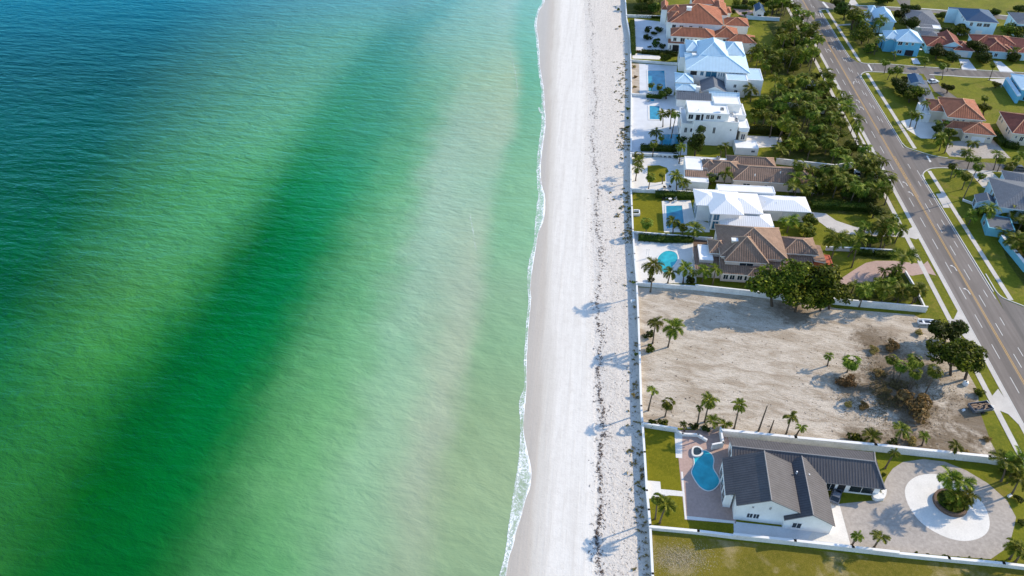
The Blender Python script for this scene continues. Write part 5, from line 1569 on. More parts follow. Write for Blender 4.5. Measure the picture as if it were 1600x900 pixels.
palms(S2, [
 (405, 465, 370, 540, 72, 'fan', 'squat full palm right of the tiny palm in the sandy lot'),
 (672, 440, 690, 590, 52, 'fan', 'yellowish fan palm at the left end of the clump in the sandy lot'),
 (755, 495, 720, 610, 58, 'fan', 'fan palm second from the left in the clump in the sandy lot'),
 (850, 450, 800, 650, 72, 'fan', 'topmost wide fan palm of the clump in the sandy lot'),
 (850, 545, 815, 655, 52, 'fan', 'lower middle fan palm of the clump in the sandy lot'),
 (990, 525, 910, 695, 66, 'fan', 'leaning fan palm at the right end of the clump in the sandy lot')])
palms(S5, [
 (220, 330, 205, 480, 52, 'fan', 'palm beside the path on the small lawn, left one of two by the sea wall'),
 (290, 375, 238, 512, 84, 'coconut', 'larger palm beside the path on the small lawn, right one of two')])
palms(S6, [
 (443, 622, 405, 685, 44, 'coconut', 'small palm at the left of the paver drive behind the lower white wall'),
 (607, 625, 558, 700, 66, 'coconut', 'palm of spread fronds on the paver drive behind the lower white wall, right of two'),
 (700, 45, 635, 150, 40, 'coconut', 'thin palm against the long white wall at the corner of the grey roof'),
 (1565, 225, 1510, 335, 84, 'coconut', 'palm on the lawn right of the turning circle, half way down'),
 (1480, 90, 1440, 240, 100, 'coconut', 'big dark palm by the long white wall, left one of the corner group'),
 (1560, 70, 1500, 235, 90, 'coconut', 'big dark palm at the right edge of the corner group by the long wall'),
 (1530, 150, 1480, 250, 80, 'coconut', 'lower dark palm in the corner group by the long wall'),
 (1545, 690, 1500, 780, 76, 'coconut', 'palm at the bottom right end of the paver drive, left one'),
 (1590, 715, 1540, 800, 76, 'coconut', 'palm at the bottom right end of the paver drive, cut by the edge')])
for (cx, cy, r, lab) in ((1085, 210, 96, 'tallest palm in the round planter, left of the group'), (1175, 240, 86, 'palm at the back of the round planter'), (1215, 335, 80, 'palm leaning right in the round planter'),
                         (1130, 330, 76, 'palm in the centre of the round planter'), (1225, 410, 62, 'low palm at the right rim of the round planter'), (1110, 410, 60, 'low palm at the front of the round planter')):
    px = S6(cx, cy)
    palm(px, S6(1080 + (cx - 1140) * .5, 400 + (cy - 320) * .18), r / 4.444, 'coconut', lab, 'palms in the round planter')
palms(S4, [
 (750, 140, 715, 250, 66, 'coconut', 'palm above the long white wall, middle of the lower right sandy lot'),
 (905, 190, 890, 250, 44, 'young', 'small palm right of the middle one above the long white wall'),
 (1130, 255, 1115, 345, 56, 'coconut', 'palm in front of the long white wall toward the road'),
 (540, 190, 540, 235, 70, 'young', 'bushy young palm behind the long white wall, at the end of the grey roof')])
palms(P6, [
 (270, 375, 250, 562, 82, 'coconut', 'tallest palm by the kidney pool, leftmost of the row'),
 (392, 425, 370, 500, 62, 'coconut', 'palm below the kidney pool, second of the row'),
 (490, 395, 475, 500, 62, 'coconut', 'dark palm right of the kidney pool, third of the row'),
 (545, 425, 535, 490, 36, 'coconut', 'small palm fourth of the row below the kidney pool'),
 (628, 415, 610, 490, 62, 'coconut', 'palm fifth of the row, before the brown tiled house corner'),
 (705, 400, 680, 512, 54, 'coconut', 'rightmost palm of the row, before the brown tiled house wall'),
 (225, 80, 218, 158, 52, 'fan', 'palm alone on the square lawn beside the rectangular pool'),
 (405, 70, 405, 165, 54, 'coconut', 'palm at the lower end of the rectangular pool'),
 (480, 110, 470, 165, 40, 'fan', 'small dark palm between two larger ones below the rectangular pool'),
 (555, 120, 550, 195, 70, 'coconut', 'wide palm at the glazed corner of the white glass house'),
 (1220, 60, 1198, 148, 78, 'coconut', 'palm before the garage of the white glass house'),
 (1330, 110, 1315, 175, 56, 'fan', 'low palm left of the curved concrete drive')])
palms(P5, [
 (178, 60, 176, 110, 46, 'fan', 'uppermost palm of the stack at the courtyard sea wall'),
 (175, 100, 165, 190, 46, 'coconut', 'middle palm of the stack at the courtyard sea wall'),
 (170, 150, 155, 247, 50, 'coconut', 'lowest palm of the stack at the courtyard sea wall'),
 (270, 215, 250, 310, 44, 'fan', 'pale green fan palm on the round courtyard lawn'),
 (350, 200, 352, 270, 26, 'fan', 'small palm at the right rim of the round courtyard lawn'),
 (455, 215, 455, 322, 64, 'coconut', 'big palm right of the courtyard lawn'),
 (512, 265, 500, 325, 50, 'coconut', 'palm behind the white glass house roof, beside the courtyard'),
 (715, 215, 705, 275, 46, 'fan', 'round palm left of the long brown roof gable'),
 (820, 195, 805, 275, 64, 'coconut', 'star shaped palm before the long brown roof')])
palms(P3, [
 (430, 275, 430, 390, 58, 'coconut', 'palm left of three beside the square blue pool'),
 (505, 262, 495, 405, 54, 'coconut', 'palm middle of three beside the square blue pool'),
 (552, 275, 505, 490, 46, 'coconut', 'tall leaning palm right of three beside the square blue pool'),
 (370, 440, 370, 530, 66, 'coconut', 'palm at the left of the shaded plunge pool'),
 (420, 480, 422, 570, 34, 'fan', 'thin palm in the shaded plunge pool corner'),
 (350, 535, 340, 655, 44, 'fan', 'dark fan palm above the clipped courtyard hedge'),
 (597, 565, 575, 715, 54, 'coconut', 'sunlit palm at the right end of the courtyard hedge'),
 (945, 580, 945, 650, 42, 'young', 'small palm against the blank wall of the tall white house, left of two'),
 (985, 560, 990, 650, 46, 'young', 'small palm against the blank wall of the tall white house, right of two'),
 (1215, 60, 1210, 165, 78, 'coconut', 'palm at the right end wall of the pale blue house'),
 (1475, 590, 1455, 690, 84, 'coconut', 'large palm at the end of the white terrace right of the tall white house'),
 (1250, 290, 1245, 360, 60, 'young', 'yellow green palm right of the tall white house balcony')])
palms(P1, [
 (330, 750, 330, 805, 36, 'fan', 'small palm at the foot of the long rectangular pool, left one'),
 (402, 770, 400, 815, 36, 'fan', 'small palm at the foot of the long rectangular pool, right one'),
 (1440, 695, 1412, 830, 62, 'coconut', 'palm standing on the brown lawn beside the pale blue house'),
 (1520, 800, 1515, 900, 58, 'coconut', 'palm on the brown lawn nearer the road than its neighbour'),
 (505, 175, 500, 240, 24, 'fan', 'slim palm in the mansion courtyard by the hedge')])
palms(P7, [
 (300, 325, 248, 510, 94, 'coconut', 'tall dark palm in the front garden of the brown tiled house'),
 (445, 330, 402, 525, 74, 'coconut', 'palm right of the tall dark one in the brown tiled house front garden'),
 (440, 400, 378, 450, 40, 'coconut', 'small palm under the pair in the brown tiled house front garden'),
 (615, 225, 600, 390, 90, 'coconut', 'large palm at the pavement between the two front drives, left of the pair'),
 (675, 240, 620, 395, 70, 'coconut', 'large palm at the pavement between the two front drives, right of the pair'),
 (772, 440, 735, 560, 96, 'coconut', 'palm at the pavement end of the pink paver drive'),
 (870, 675, 818, 782, 74, 'coconut', 'palm leaning over the low wall beside the road verge'),
 (495, 675, 455, 798, 70, 'coconut', 'palm behind the white wall, second from the big trees'),
 (640, 685, 600, 800, 70, 'coconut', 'palm behind the white wall, third from the big trees'),
 (750, 680, 720, 770, 70, 'coconut', 'palm behind the white wall, fourth from the big trees'),
 (425, 645, 400, 700, 56, 'coconut', 'palm behind the white wall next to the big trees'),
 (1360, 115, 1310, 220, 74, 'coconut', 'palm over the teal annex wall at its left corner'),
 (1240, 165, 1215, 225, 56, 'young', 'bushy palm on the dark lawn left of the teal annex'),
 (1490, 130, 1475, 200, 80, 'coconut', 'palm above the teal annex roof'),
 (1580, 150, 1560, 215, 80, 'coconut', 'palm above the teal annex at the right edge'),
 (1550, 330, 1540, 420, 90, 'coconut', 'palm behind the bright teal wall'),
 (1450, 275, 1450, 325, 50, 'young', 'low palm below the teal annex')])
palms(P4, [
 (1132, 535, 1115, 620, 36, 'fan', 'fan palm at the street corner, nearest the main road'),
 (1172, 572, 1140, 618, 30, 'fan', 'leaning small palm second from the street corner'),
 (1222, 605, 1190, 698, 44, 'fan', 'dark fan palm on the corner lawn casting a round shadow'),
 (1325, 600, 1298, 642, 34, 'fan', 'palm at the entrance of the corner house drive'),
 (1300, 540, 1195, 765, 44, 'fan', 'tallest leaning palm on the corner lawn'),
 (1245, 492, 1222, 568, 30, 'fan', 'slim palm rising from the far kerb of the corner street'),
 (1225, 455, 1215, 510, 44, 'coconut', 'lower palm of the pair before the beige forecourt'),
 (1265, 395, 1240, 440, 46, 'coconut', 'upper palm of the pair before the beige forecourt'),
 (1420, 465, 1395, 572, 42, 'coconut', 'palm on the street before the hedge of the red roofed house'),
 (1452, 495, 1422, 580, 36, 'fan', 'palm right beside the one before the red roofed house hedge'),
 (1290, 495, 1270, 560, 34, 'fan', 'palm middle of the corner street row'),
 (1503, 550, 1475, 612, 40, 'fan', 'palm near the right end of the corner street row'),
 (1535, 525, 1520, 590, 34, 'fan', 'palm last but one at the right end of the corner street row'),
 (1570, 480, 1555, 530, 46, 'coconut', 'palm at the right edge of the corner street'),
 (1055, 360, 1040, 445, 62, 'coconut', 'palm at the white forecourt edge near the garage house, left one'),
 (1098, 395, 1075, 460, 40, 'coconut', 'palm at the white forecourt edge near the garage house, right one'),
 (862, 200, 846, 290, 44, 'coconut', 'slim palm below the big dark trees, left of the pair by the pavement'),
 (905, 210, 880, 298, 44, 'coconut', 'slim palm below the big dark trees, right of the pair by the pavement'),
 (950, 130, 915, 230, 34, 'coconut', 'thin palm beside the white flat roof at the forecourt'),
 (1060, 270, 1050, 330, 50, 'young', 'dark palm in the corner of the white forecourt and the house')])
palms(P2, [
 (692, 400, 678, 485, 36, 'fan', 'fan palm on the side street near the main road'),
 (730, 458, 700, 525, 32, 'fan', 'palm left of two on the lawn south of the side street'),
 (780, 450, 752, 528, 38, 'fan', 'palm right of two on the lawn south of the side street'),
 (950, 388, 945, 442, 28, 'fan', 'round small palm before the short blue driveway'),
 (1065, 430, 1058, 522, 28, 'fan', 'tall thin palm at the mown lot edge'),
 (1100, 425, 1092, 470, 20, 'fan', 'smaller palm beside the tall thin one across the side street'),
 (1400, 425, 1368, 528, 24, 'fan', 'thin leaning palm at the far end of the mown lot'),
 (745, 355, 745, 395, 26, 'young', 'small palm before the turquoise house'),
 (655, 130, 640, 225, 56, 'coconut', 'palm between the two blue houses'),
 (600, 190, 590, 235, 40, 'coconut', 'smaller palm between the two blue houses, toward the road'),
 (1345, 640, 1335, 682, 30, 'fan', 'small palm alone on the mown lot'),
 (1185, 425, 1182, 452, 14, 'young', 'tiny palm at the kerb by the pale driveway'),
 (1530, 330, 1525, 400, 40, 'coconut', 'palm between the plum roofed house and the right edge')])

# --- palm groves: close planted palms that look alike
def grove(poly, n, gap, hts, rs, label, group, kinds=('coconut', 'coconut', 'fan')):
    q = [G(x, y) for x, y in poly]
    xs = [p.x for p in q]; ys = [p.y for p in q]
    pts = []
    tries = 0
    while len(pts) < n and tries < n * 60:
        tries += 1
        x, y = VR.uniform(min(xs), max(xs)), VR.uniform(min(ys), max(ys))
        ins = False
        for i in range(len(q)):
            a, b = q[i], q[i - 1]
            if (a.y > y) != (b.y > y) and x < (b.x - a.x) * (y - a.y) / (b.y - a.y) + a.x: ins = not ins
        if not ins or any((x - p[0]) ** 2 + (y - p[1]) ** 2 < gap * gap for p in pts): continue
        pts.append((x, y))
    for x, y in pts:
        z = VR.uniform(*hts) * VR.choice((.8, 1.0, 1.25))
        plant_palm(Vector((x, y, 0)), Vector((x + VR.gauss(0, .05) * z, y + VR.gauss(0, .05) * z, z)), VR.uniform(*rs) * VR.choice((1.0, 1.2, 1.45)), VR.choice(kinds), label, group)
grove([(1216, 62), (1236, 30), (1254, 36), (1286, 96), (1262, 116), (1224, 114), (1206, 100)], 40, 3.3, (3.5, 7.5), (2.2, 3.3), 'palm in the dense grove left of the road, beside the mansion lawn', 'palms in the upper roadside grove')
grove([(1196, 26), (1206, 4), (1232, 4), (1238, 22), (1222, 30)], 14, 3.6, (4, 8), (2.2, 3.4), 'palm in the dark group beyond the navy roofed shed', 'palms beyond the navy roofed shed')
grove([(1166, 80), (1188, 72), (1206, 100), (1222, 118), (1196, 130), (1178, 110)], 15, 3.0, (3.0, 6.0), (1.8, 2.8), 'palm in the loose group at the end of the pale blue house', 'palms at the end of the pale blue house')
grove([(1210, 146), (1284, 124), (1306, 150), (1332, 205), (1352, 250), (1310, 262), (1225, 246), (1200, 218), (1186, 205), (1186, 170)], 62, 3.5, (3.5, 7.0), (2.0, 3.1), 'palm in the big dense grove between the tall white house and the road', 'palms in the big roadside grove')
grove([(1236, 288), (1300, 276), (1368, 266), (1390, 318), (1370, 330), (1290, 312), (1240, 314)], 38, 3.0, (3.5, 6.0), (1.9, 2.9), 'palm in the thick row between the long brown roof and the white glass house lawn', 'palms in the row below the long brown roof')
grove([(1330, 372), (1396, 350), (1402, 388), (1340, 388)], 10, 2.4, (2.0, 4.5), (1.5, 2.3), 'bushy palm filling the bed between the two front drives', 'palms between the two front drives')
grove([(1335, 452), (1385, 430), (1430, 455), (1432, 476), (1340, 468)], 10, 2.8, (1.5, 3.0), (1.4, 2.0), 'low palm in the bed behind the white wall of the pink drive', 'low palms behind the white wall', ('coconut', 'young'))
grove([(1560, 340), (1660, 330), (1680, 420), (1610, 440), (1580, 398)], 20, 3.2, (3, 6), (2.2, 3.2), 'palm in the shadowy clump round the teal annex', 'palms round the teal annex')
grove([(1325, 30), (1340, 22), (1352, 60), (1368, 88), (1346, 70)], 12, 2.8, (3, 6), (1.8, 2.8), 'palm in the row before the two blue houses by the road', 'palms before the two blue houses')
grove([(998, 2), (1036, 2), (1034, 22), (1000, 20)], 9, 4.5, (3, 6), (2.0, 3.0), 'palm in the dark garden at the top of the beach', 'palms in the mansion side garden')

# --- broadleaf trees
def trees(f, lst, group=None):
    k = f(1, 0)[0] - f(0, 0)[0]
    for (cx, cy, bx, by, r, dark, lab) in lst:
        tree(f(cx, cy), f(bx, by), r * k, lab, dark, group)
trees(P6, [
 (1080, 520, 1095, 660, 150, 0, 'big dark tree at the left of the clump by the brown tiled house'),
 (1220, 450, 1220, 640, 120, 0, 'tree at the top of the clump beside the brown tiled house'),
 (1390, 460, 1390, 620, 150, 0, 'broad bright tree in the middle of the clump by the brown tiled house'),
 (1500, 540, 1490, 680, 115, 0, 'tree at the right end of the clump by the brown tiled house'),
 (1280, 590, 1255, 700, 110, 0, 'low tree at the front of the clump reaching over the sandy lot'),
 (1440, 610, 1430, 690, 80, 0, 'small yellow green tree at the front right of the clump')], 'trees beside the brown tiled house')
trees(S2, [
 (1050, 240, 1050, 330, 110, 1, 'dark bushy tree beside the small boat'),
 (1140, 250, 1140, 330, 70, 1, 'dark tree next to the pavement right of the small boat'),
 (1050, 390, 1090, 560, 130, 0, 'large tree in the roadside clump of the sandy lot'),
 (1230, 450, 1190, 590, 120, 0, 'bright tree leaning over the pavement at the sandy lot'),
 (1180, 380, 1180, 520, 95, 0, 'tree in the middle of the roadside clump at the sandy lot')], 'trees at the road edge of the sandy lot')
trees(P2, [
 (380, 20, 380, 60, 46, 1, 'dark tree at the upper street corner, left one'), (420, 60, 415, 130, 60, 1, 'dark tree at the upper street corner, middle one'), (470, 110, 465, 195, 52, 0, 'grey green tree before the pale blue cottage'),
 (535, 225, 530, 290, 62, 0, 'tree by the road before the turquoise house'), (590, 310, 590, 350, 45, 0, 'low pale tree at the turquoise house porch'),
 (850, 60, 845, 110, 52, 1, 'dark tree behind the pale blue cottage'), (800, 90, 795, 130, 50, 1, 'tree right of the pale blue cottage roof'), (860, 150, 860, 205, 62, 1, 'tree behind the turquoise house roof'),
 (745, 145, 745, 175, 36, 0, 'yellowish round tree between the two blue house roofs'), (1060, 100, 1060, 130, 34, 1, 'small dark tree left of the navy roofed house'),
 (1175, 190, 1170, 235, 56, 0, 'tree in front of the navy roofed house'), (1080, 205, 1080, 240, 46, 1, 'dark tree behind the maroon roofed house'),
 (1020, 335, 1020, 385, 62, 1, 'dark tree before the maroon roofed house'), (1130, 370, 1130, 410, 44, 1, 'dark tree left of the wide pale driveway'),
 (1290, 300, 1290, 370, 62, 1, 'dark tree between the two pale driveways, upper one'), (1330, 380, 1330, 415, 56, 1, 'dark bush tree between the two pale driveways, lower one'),
 (1530, 370, 1530, 405, 46, 1, 'dark tree right of the plum roofed house'), (1490, 200, 1490, 240, 56, 0, 'tree between the navy and the grey roofs'), (1540, 220, 1540, 250, 56, 0, 'tree before the grey roofed two storey house'),
 (1400, 85, 1400, 105, 36, 1, 'dark tree right of the navy roof, left one'), (1560, 60, 1560, 80, 36, 1, 'dark tree at the top right field edge'),
 (1095, 575, 1092, 612, 36, 1, 'dark round tree beside the narrow lane'), (1415, 555, 1410, 575, 28, 0, 'grey green round bush tree at the mown lot corner'),
 (1330, 710, 1330, 760, 40, 0, 'round tree behind the bright terracotta house'),
 (640, 10, 640, 25, 50, 1, 'dark tree at the top edge behind the pale blue cottage'), (700, 5, 700, 20, 50, 1, 'dark tree at the top edge by the asphalt lane')])
trees(T4, [
 (640, 700, 650, 790, 130, 1, 'dark tree by the pavement behind the navy garage, left one'), (740, 790, 740, 880, 130, 1, 'dark tree by the pavement behind the navy garage, middle one'),
 (930, 830, 900, 960, 150, 0, 'large grey green tree before the navy garage'), (820, 880, 800, 1000, 110, 0, 'grey green tree nearest the pavement below the navy garage'), (760, 640, 760, 690, 70, 0, 'small tree behind the navy garage roof')], 'trees round the navy garage')
trees(P4, [(1110, 320, 1105, 390, 46, 0, 'tree at the front door of the bright terracotta house'), (1020, 300, 1020, 350, 34, 1, 'dark small tree on the white forecourt edge')])
trees(P3, [(775, 410, 770, 600, 44, 1, 'upper dark tree against the tall white house')])
tree(P3(730, 510), P3(715, 650), 14.5, 'tall dark green conifer like tree at the corner of the tall white house', True, None, 'dark_conifer', 'tree', 1.75)
trees(P1, [(460, 830, 460, 880, 62, 1, 'dark round tree at the corner of the long rectangular pool'), (445, 525, 445, 560, 56, 0, 'round tree in the bed between the courtyard and the pool deck'),
           (240, 60, 240, 110, 60, 1, 'dark tree in the side garden at the top of the beach, left'), (350, 60, 350, 110, 66, 1, 'dark tree in the side garden at the top of the beach, right'), (300, 10, 300, 40, 60, 1, 'dark tree at the top edge by the beach')])
trees(U1, [(830, 200, 820, 250, 56, 0, 'round tree beside the pale wall beyond the mansion'), (680, 50, 670, 110, 70, 0, 'tree left of the navy shed roof'), (960, 80, 950, 200, 85, 0, 'large tree right of the navy shed roof'), (1040, 60, 1040, 150, 70, 0, 'tree by the road at the top edge'),
           (450, 40, 450, 80, 60, 0, 'tree behind the small terracotta house'), (570, 30, 570, 70, 50, 1, 'dark tree at the top edge behind the small terracotta house'), (400, 170, 400, 205, 40, 1, 'dark tree at the mansion forecourt'), (560, 190, 560, 225, 34, 0, 'yellow green bush tree at the mansion forecourt'),
           (850, 20, 850, 60, 70, 1, 'dark tree at the top edge beyond the navy shed')])
trees(P7, [(120, 200, 110, 250, 56, 0, 'round tree at the end of the white glass house'), (100, 270, 95, 310, 56, 0, 'tree beside the brown tiled house roof end'), (540, 330, 530, 380, 50, 0, 'tree in the bed between the two front drives'), (560, 130, 550, 180, 60, 1, 'dark tree on the lawn at the curved drive')])

def thicket(poly, n, gap, label, group):
    q = [G(x, y) for x, y in poly]; xs = [p.x for p in q]; ys = [p.y for p in q]; pts = []; tries = 0
    while len(pts) < n and tries < n * 60:
        tries += 1
        x, y = VR.uniform(min(xs), max(xs)), VR.uniform(min(ys), max(ys)); ins = False
        for i in range(len(q)):
            a, b = q[i], q[i - 1]
            if (a.y > y) != (b.y > y) and x < (b.x - a.x) * (y - a.y) / (b.y - a.y) + a.x: ins = not ins
        if not ins or any((x - p[0]) ** 2 + (y - p[1]) ** 2 < gap * gap for p in pts): continue
        pts.append((x, y))
        r = VR.uniform(1.6, 3.0)
        o = empty('garden_tree', Vector((x, y, 0)), label, 'tree', group)
        mb = MB(); mb.tube([Vector((0, 0, -.1)), Vector((0, 0, r * .9))], [.2, .1], 6)
        obj('trunk', mb.mesh('tree_trunk', M['bark'], True), o)
        c = obj('crown', VR.choice(TREE + TREED), o, Vector((0, 0, r * .95))); c.scale = (r * 1.2, r * 1.2, r); c.rotation_euler = (0, 0, VR.uniform(0, 6.28))
thicket([(1216, 62), (1236, 30), (1254, 36), (1286, 96), (1262, 116), (1224, 114), (1206, 100)], 14, 5.5, 'round tree among the palms of the dense grove beside the mansion lawn', 'trees in the upper roadside grove')
thicket([(1210, 146), (1284, 124), (1306, 150), (1332, 205), (1352, 250), (1310, 262), (1225, 246), (1200, 218), (1186, 205), (1186, 170)], 26, 5.2, 'round tree among the palms of the big grove by the tall white house', 'trees in the big roadside grove')
thicket([(1236, 288), (1300, 276), (1368, 266), (1390, 318), (1370, 330), (1290, 312), (1240, 314)], 14, 4.5, 'round tree among the palms in the row below the long brown roof', 'trees in the row below the long brown roof')
thicket([(1560, 340), (1660, 330), (1680, 420), (1610, 440), (1580, 398)], 8, 5.0, 'round tree in the shadowy clump round the teal annex', 'trees round the teal annex')
# --- hedges and shrubs
hedge([P3(232, 590), P3(535, 600)], 3.0, 1.5, 'clipped dark hedge along the courtyard of the long brown house')
hedge([P3(1185, 435), P3(1510, 445)], 3.6, 2.2, 'tall clipped hedge behind the white terrace of the tall white house')
hedge([P5(300, 360), P5(585, 372)], 2.6, 1.5, 'clipped hedge between the courtyard wall and the rectangular pool')
hedge([P6(165, 190), P6(340, 205), P6(540, 205)], 2.6, 1.0, 'low clipped hedge along the kidney pool deck')
hedge([P1(155, 200), P1(168, 490)], 2.0, 1.4, 'long green hedge inside the sea wall of the mansion courtyard')
hedge([P1(190, 150), P1(420, 160)], 2.2, 1.2, 'dark hedge across the mansion courtyard below the side garden')
hedge([P1(240, 470), P1(480, 480), P1(560, 495)], 3.2, 1.2, 'shady hedge below the mansion courtyard')
hedge([P1(285, 865), P1(420, 875)], 1.8, 1.2, 'short dark hedge at the foot of the long rectangular pool')
hedge([U4(610, 360), U4(880, 375), U4(1110, 390)], 3.0, 1.8, 'dark hedge along the lawn of the white glass house front garden')
hedge([P7(420, 428), P7(540, 435)], 2.0, 1.3, 'dark hedge behind the pink paver drive, left part')
hedge([P7(560, 438), P7(700, 446)], 2.0, 1.2, 'dark hedge behind the pink paver drive, right part')
hedge([T5(1080, 500), T5(1180, 590), T5(1290, 690), T5(1500, 720)], 3.0, 1.6, 'dark hedge between the two terracotta roofed houses across the road')
hedge([P2(1340, 85), P2(1420, 95)], 2.6, 1.4, 'dark hedge right of the navy roofed house at the field')
hedge([U1(390, 105), U1(600, 125)], 3.0, 1.6, 'clipped hedge at the top of the mansion forecourt')
SH = [(S1, 240, 385, 46, 'dark', 'round dark shrub at the foot of the left feather palm by the sea wall'), (S1, 245, 475, 44, 'shrub', 'round shrub below the feather palm at the sea wall'),
      (S3, 190, 310, 60, 'shrub', 'leafy shrub at the corner of the lawn and the sandy lot, left half'), (S3, 255, 305, 56, 'shrub', 'leafy shrub at the corner of the lawn and the sandy lot, right half'),
      (S3, 490, 330, 44, 'dark', 'dark shrub behind the pink patio wall'), (S3, 570, 335, 44, 'dark', 'dark shrub between the low palms behind the patio'),
      (S2, 820, 790, 150, 'dry', 'big brown dry bush in the sandy lot'), (S2, 370, 620, 80, 'dry', 'dry brown weeds below the squat palm'), (S2, 690, 380, 70, 'dry', 'dry brown weeds above the fan palm clump'),
      (S2, 590, 560, 55, 'dry', 'dry tawny weeds left of the fan palm clump'), (S2, 490, 790, 50, 'dry', 'yellowish dry tuft left of the big brown bush'), (S2, 860, 270, 40, 'dry', 'dark dry tuft left of the small boat'),
      (S2, 560, 400, 50, 'dry', 'dry tuft between the squat palm and the fan palms'), (S2, 1280, 700, 50, 'shrub', 'green shrub beside the dumped trailer'), (S2, 370, 770, 40, 'dry', 'small dry tuft at the left rim of the weeds'),
      (S4, 430, 210, 64, 'shrub', 'leafy shrub on the sandy side of the long white wall'), (S4, 690, 235, 40, 'dark', 'dark shrub at the foot of the palm above the long white wall'), (S4, 800, 225, 60, 'dry', 'dry bush right of the palm above the long white wall'),
      (S4, 1340, 215, 36, 'dry', 'pale dry tuft in the sandy lot toward the road'), (S4, 1180, 300, 40, 'dry', 'dry tuft near the palm toward the road'),
      (S6, 590, 330, 36, 'shrub', 'shrub in the white planter at the garage corner, left one'), (S6, 625, 300, 26, 'shrub', 'shrub in the white planter at the garage corner, right one'), (S6, 628, 200, 26, 'shrub', 'round shrub beside the grey roof hip end'),
      (S6, 265, 300, 34, 'dark', 'dark shrub in the niche of the grey roofed house'), (S6, 1560, 375, 40, 'dark', 'dark shrub by the right edge of the paver drive'), (S6, 1480, 180, 60, 'dark', 'dark shrub under the corner palms by the long wall'), (S6, 1575, 530, 36, 'dark', 'dark shrub at the paver drive edge lower right'),
      (P6, 255, 490, 34, 'dark', 'shrub at the foot of the tallest pool palm'), (P6, 530, 500, 50, 'dark', 'dark shrub below the pool palm row'), (P6, 1300, 540, 34, 'shrub', 'shrub by the red wall of the brown tiled house'),
      (P5, 575, 290, 36, 'shrub', 'shrub at the courtyard end of the white glass house roof'), (P5, 520, 300, 36, 'dark', 'dark shrub beside the courtyard palm'), (P5, 480, 590, 40, 'dark', 'dark shrub below the rectangular pool'),
      (P3, 530, 600, 60, 'dark', 'dark shrub at the right of the courtyard hedge'), (P3, 600, 520, 60, 'dark', 'dark shrub at the corner of the tall white house'), (P3, 540, 660, 40, 'dark', 'dark shrub at the foot of the sunlit courtyard palm'),
      (P1, 290, 285, 46, 'dark', 'round dark bed at the top left of the mansion courtyard'), (P1, 390, 280, 50, 'dark', 'round dark bed at the top right of the mansion courtyard'), (P1, 345, 310, 36, 'dark', 'dark bush in the centre of the mansion courtyard'),
      (P1, 290, 350, 48, 'dark', 'round dark bed at the left of the mansion courtyard'), (P1, 375, 370, 34, 'dark', 'dark bush at the right of the mansion courtyard'), (P1, 370, 410, 46, 'dark', 'dark bed at the lower right of the mansion courtyard'), (P1, 430, 425, 40, 'dark', 'dark bush at the mansion wall foot'), (P1, 312, 425, 20, 'dark', 'small dark bush at the lower left of the mansion courtyard'),
      (P1, 210, 465, 26, 'dry', 'tawny bush at the lower end of the long green hedge'), (P1, 180, 600, 24, 'dry', 'dry bush in the sand strip by the long pool, upper'), (P1, 185, 690, 26, 'dry', 'dry bush in the sand strip by the long pool, middle'), (P1, 180, 780, 24, 'dry', 'dry bush in the sand strip by the long pool, lower'),
      (P7, 190, 535, 30, 'shrub', 'shrub at the left of the pink paver drive'), (P7, 700, 610, 60, 'shrub', 'rounded planting bed in the bend of the pink drive'), (P7, 1290, 150, 50, 'dark', 'dark shrub on the lawn left of the teal annex'),
      (P7, 1400, 260, 40, 'dark', 'dark shrub below the teal annex corner'), (T8, 460, 430, 60, 'dark', 'dark shrub at the pale blue cottage wall'), (T8, 960, 340, 90, 'shrub', 'yellow green shrub between the two blue houses'),
      (P2, 1180, 300 + 60, 30, 'dark', 'dark shrub at the pale garage of the maroon house'), (P2, 840, 505, 24, 'shrub', 'shrub at the upper end of the navy garage roof'),
      (U3, 260, 120, 70, 'shrub', 'yellow green shrub behind the tall hedge, left one'), (U3, 160, 60, 70, 'shrub', 'yellow green shrub behind the tall hedge, right of the balcony'), (U4, 1140, 410, 60, 'dark', 'dark round shrub at the end of the front garden hedge')]
for f, x, y, r, k, lab in SH:
    s = f(1, 0)[0] - f(0, 0)[0]
    shrub(f(x, y), r * s, lab, k)
for i, x in enumerate((850, 925, 1040, 1060, 1145, 1225, 1300, 1415, 1440)):
    y = 745 + (x - 850) * .105
    shrub(S6(x, y), 4.8, 'small green plant on the lower white wall of the paver drive', 'shrub', 'plants along the lower white wall')
# sea wall planting on the beach side
for y, lab in ((16, 'small dark shrub on the sand near the top of the beach'), (43, 'tiny lone plant on the sand beside the mansion sea wall'), (172, 'low green plant against the sea wall of the tall white house, upper'), (186, 'low green plant against the sea wall of the tall white house, middle'),
               (200, 'low green plant against the sea wall of the tall white house, lower'), (328, 'green plant at the sea wall notch beside the square lawn'), (363, 'olive plant at the foot of the sea wall below the square lawn'), (443, 'green plant at the sea wall corner of the sandy lot'), (555, 'olive plant at the sea wall half way down the sandy lot'), (618, 'pale plant clump on the sand by the lower sandy lot'), (765, 'dark plant at the sea wall beside the lawn path')):
    x = beach_row(y, 1) - 5 - (8 if y in (16, 43, 618) else 0)
    shrub((x, y), 4.5 if y > 60 else 3.4, lab, 'dry' if y in (43, 618, 363) else 'shrub', 'plants along the sea wall')

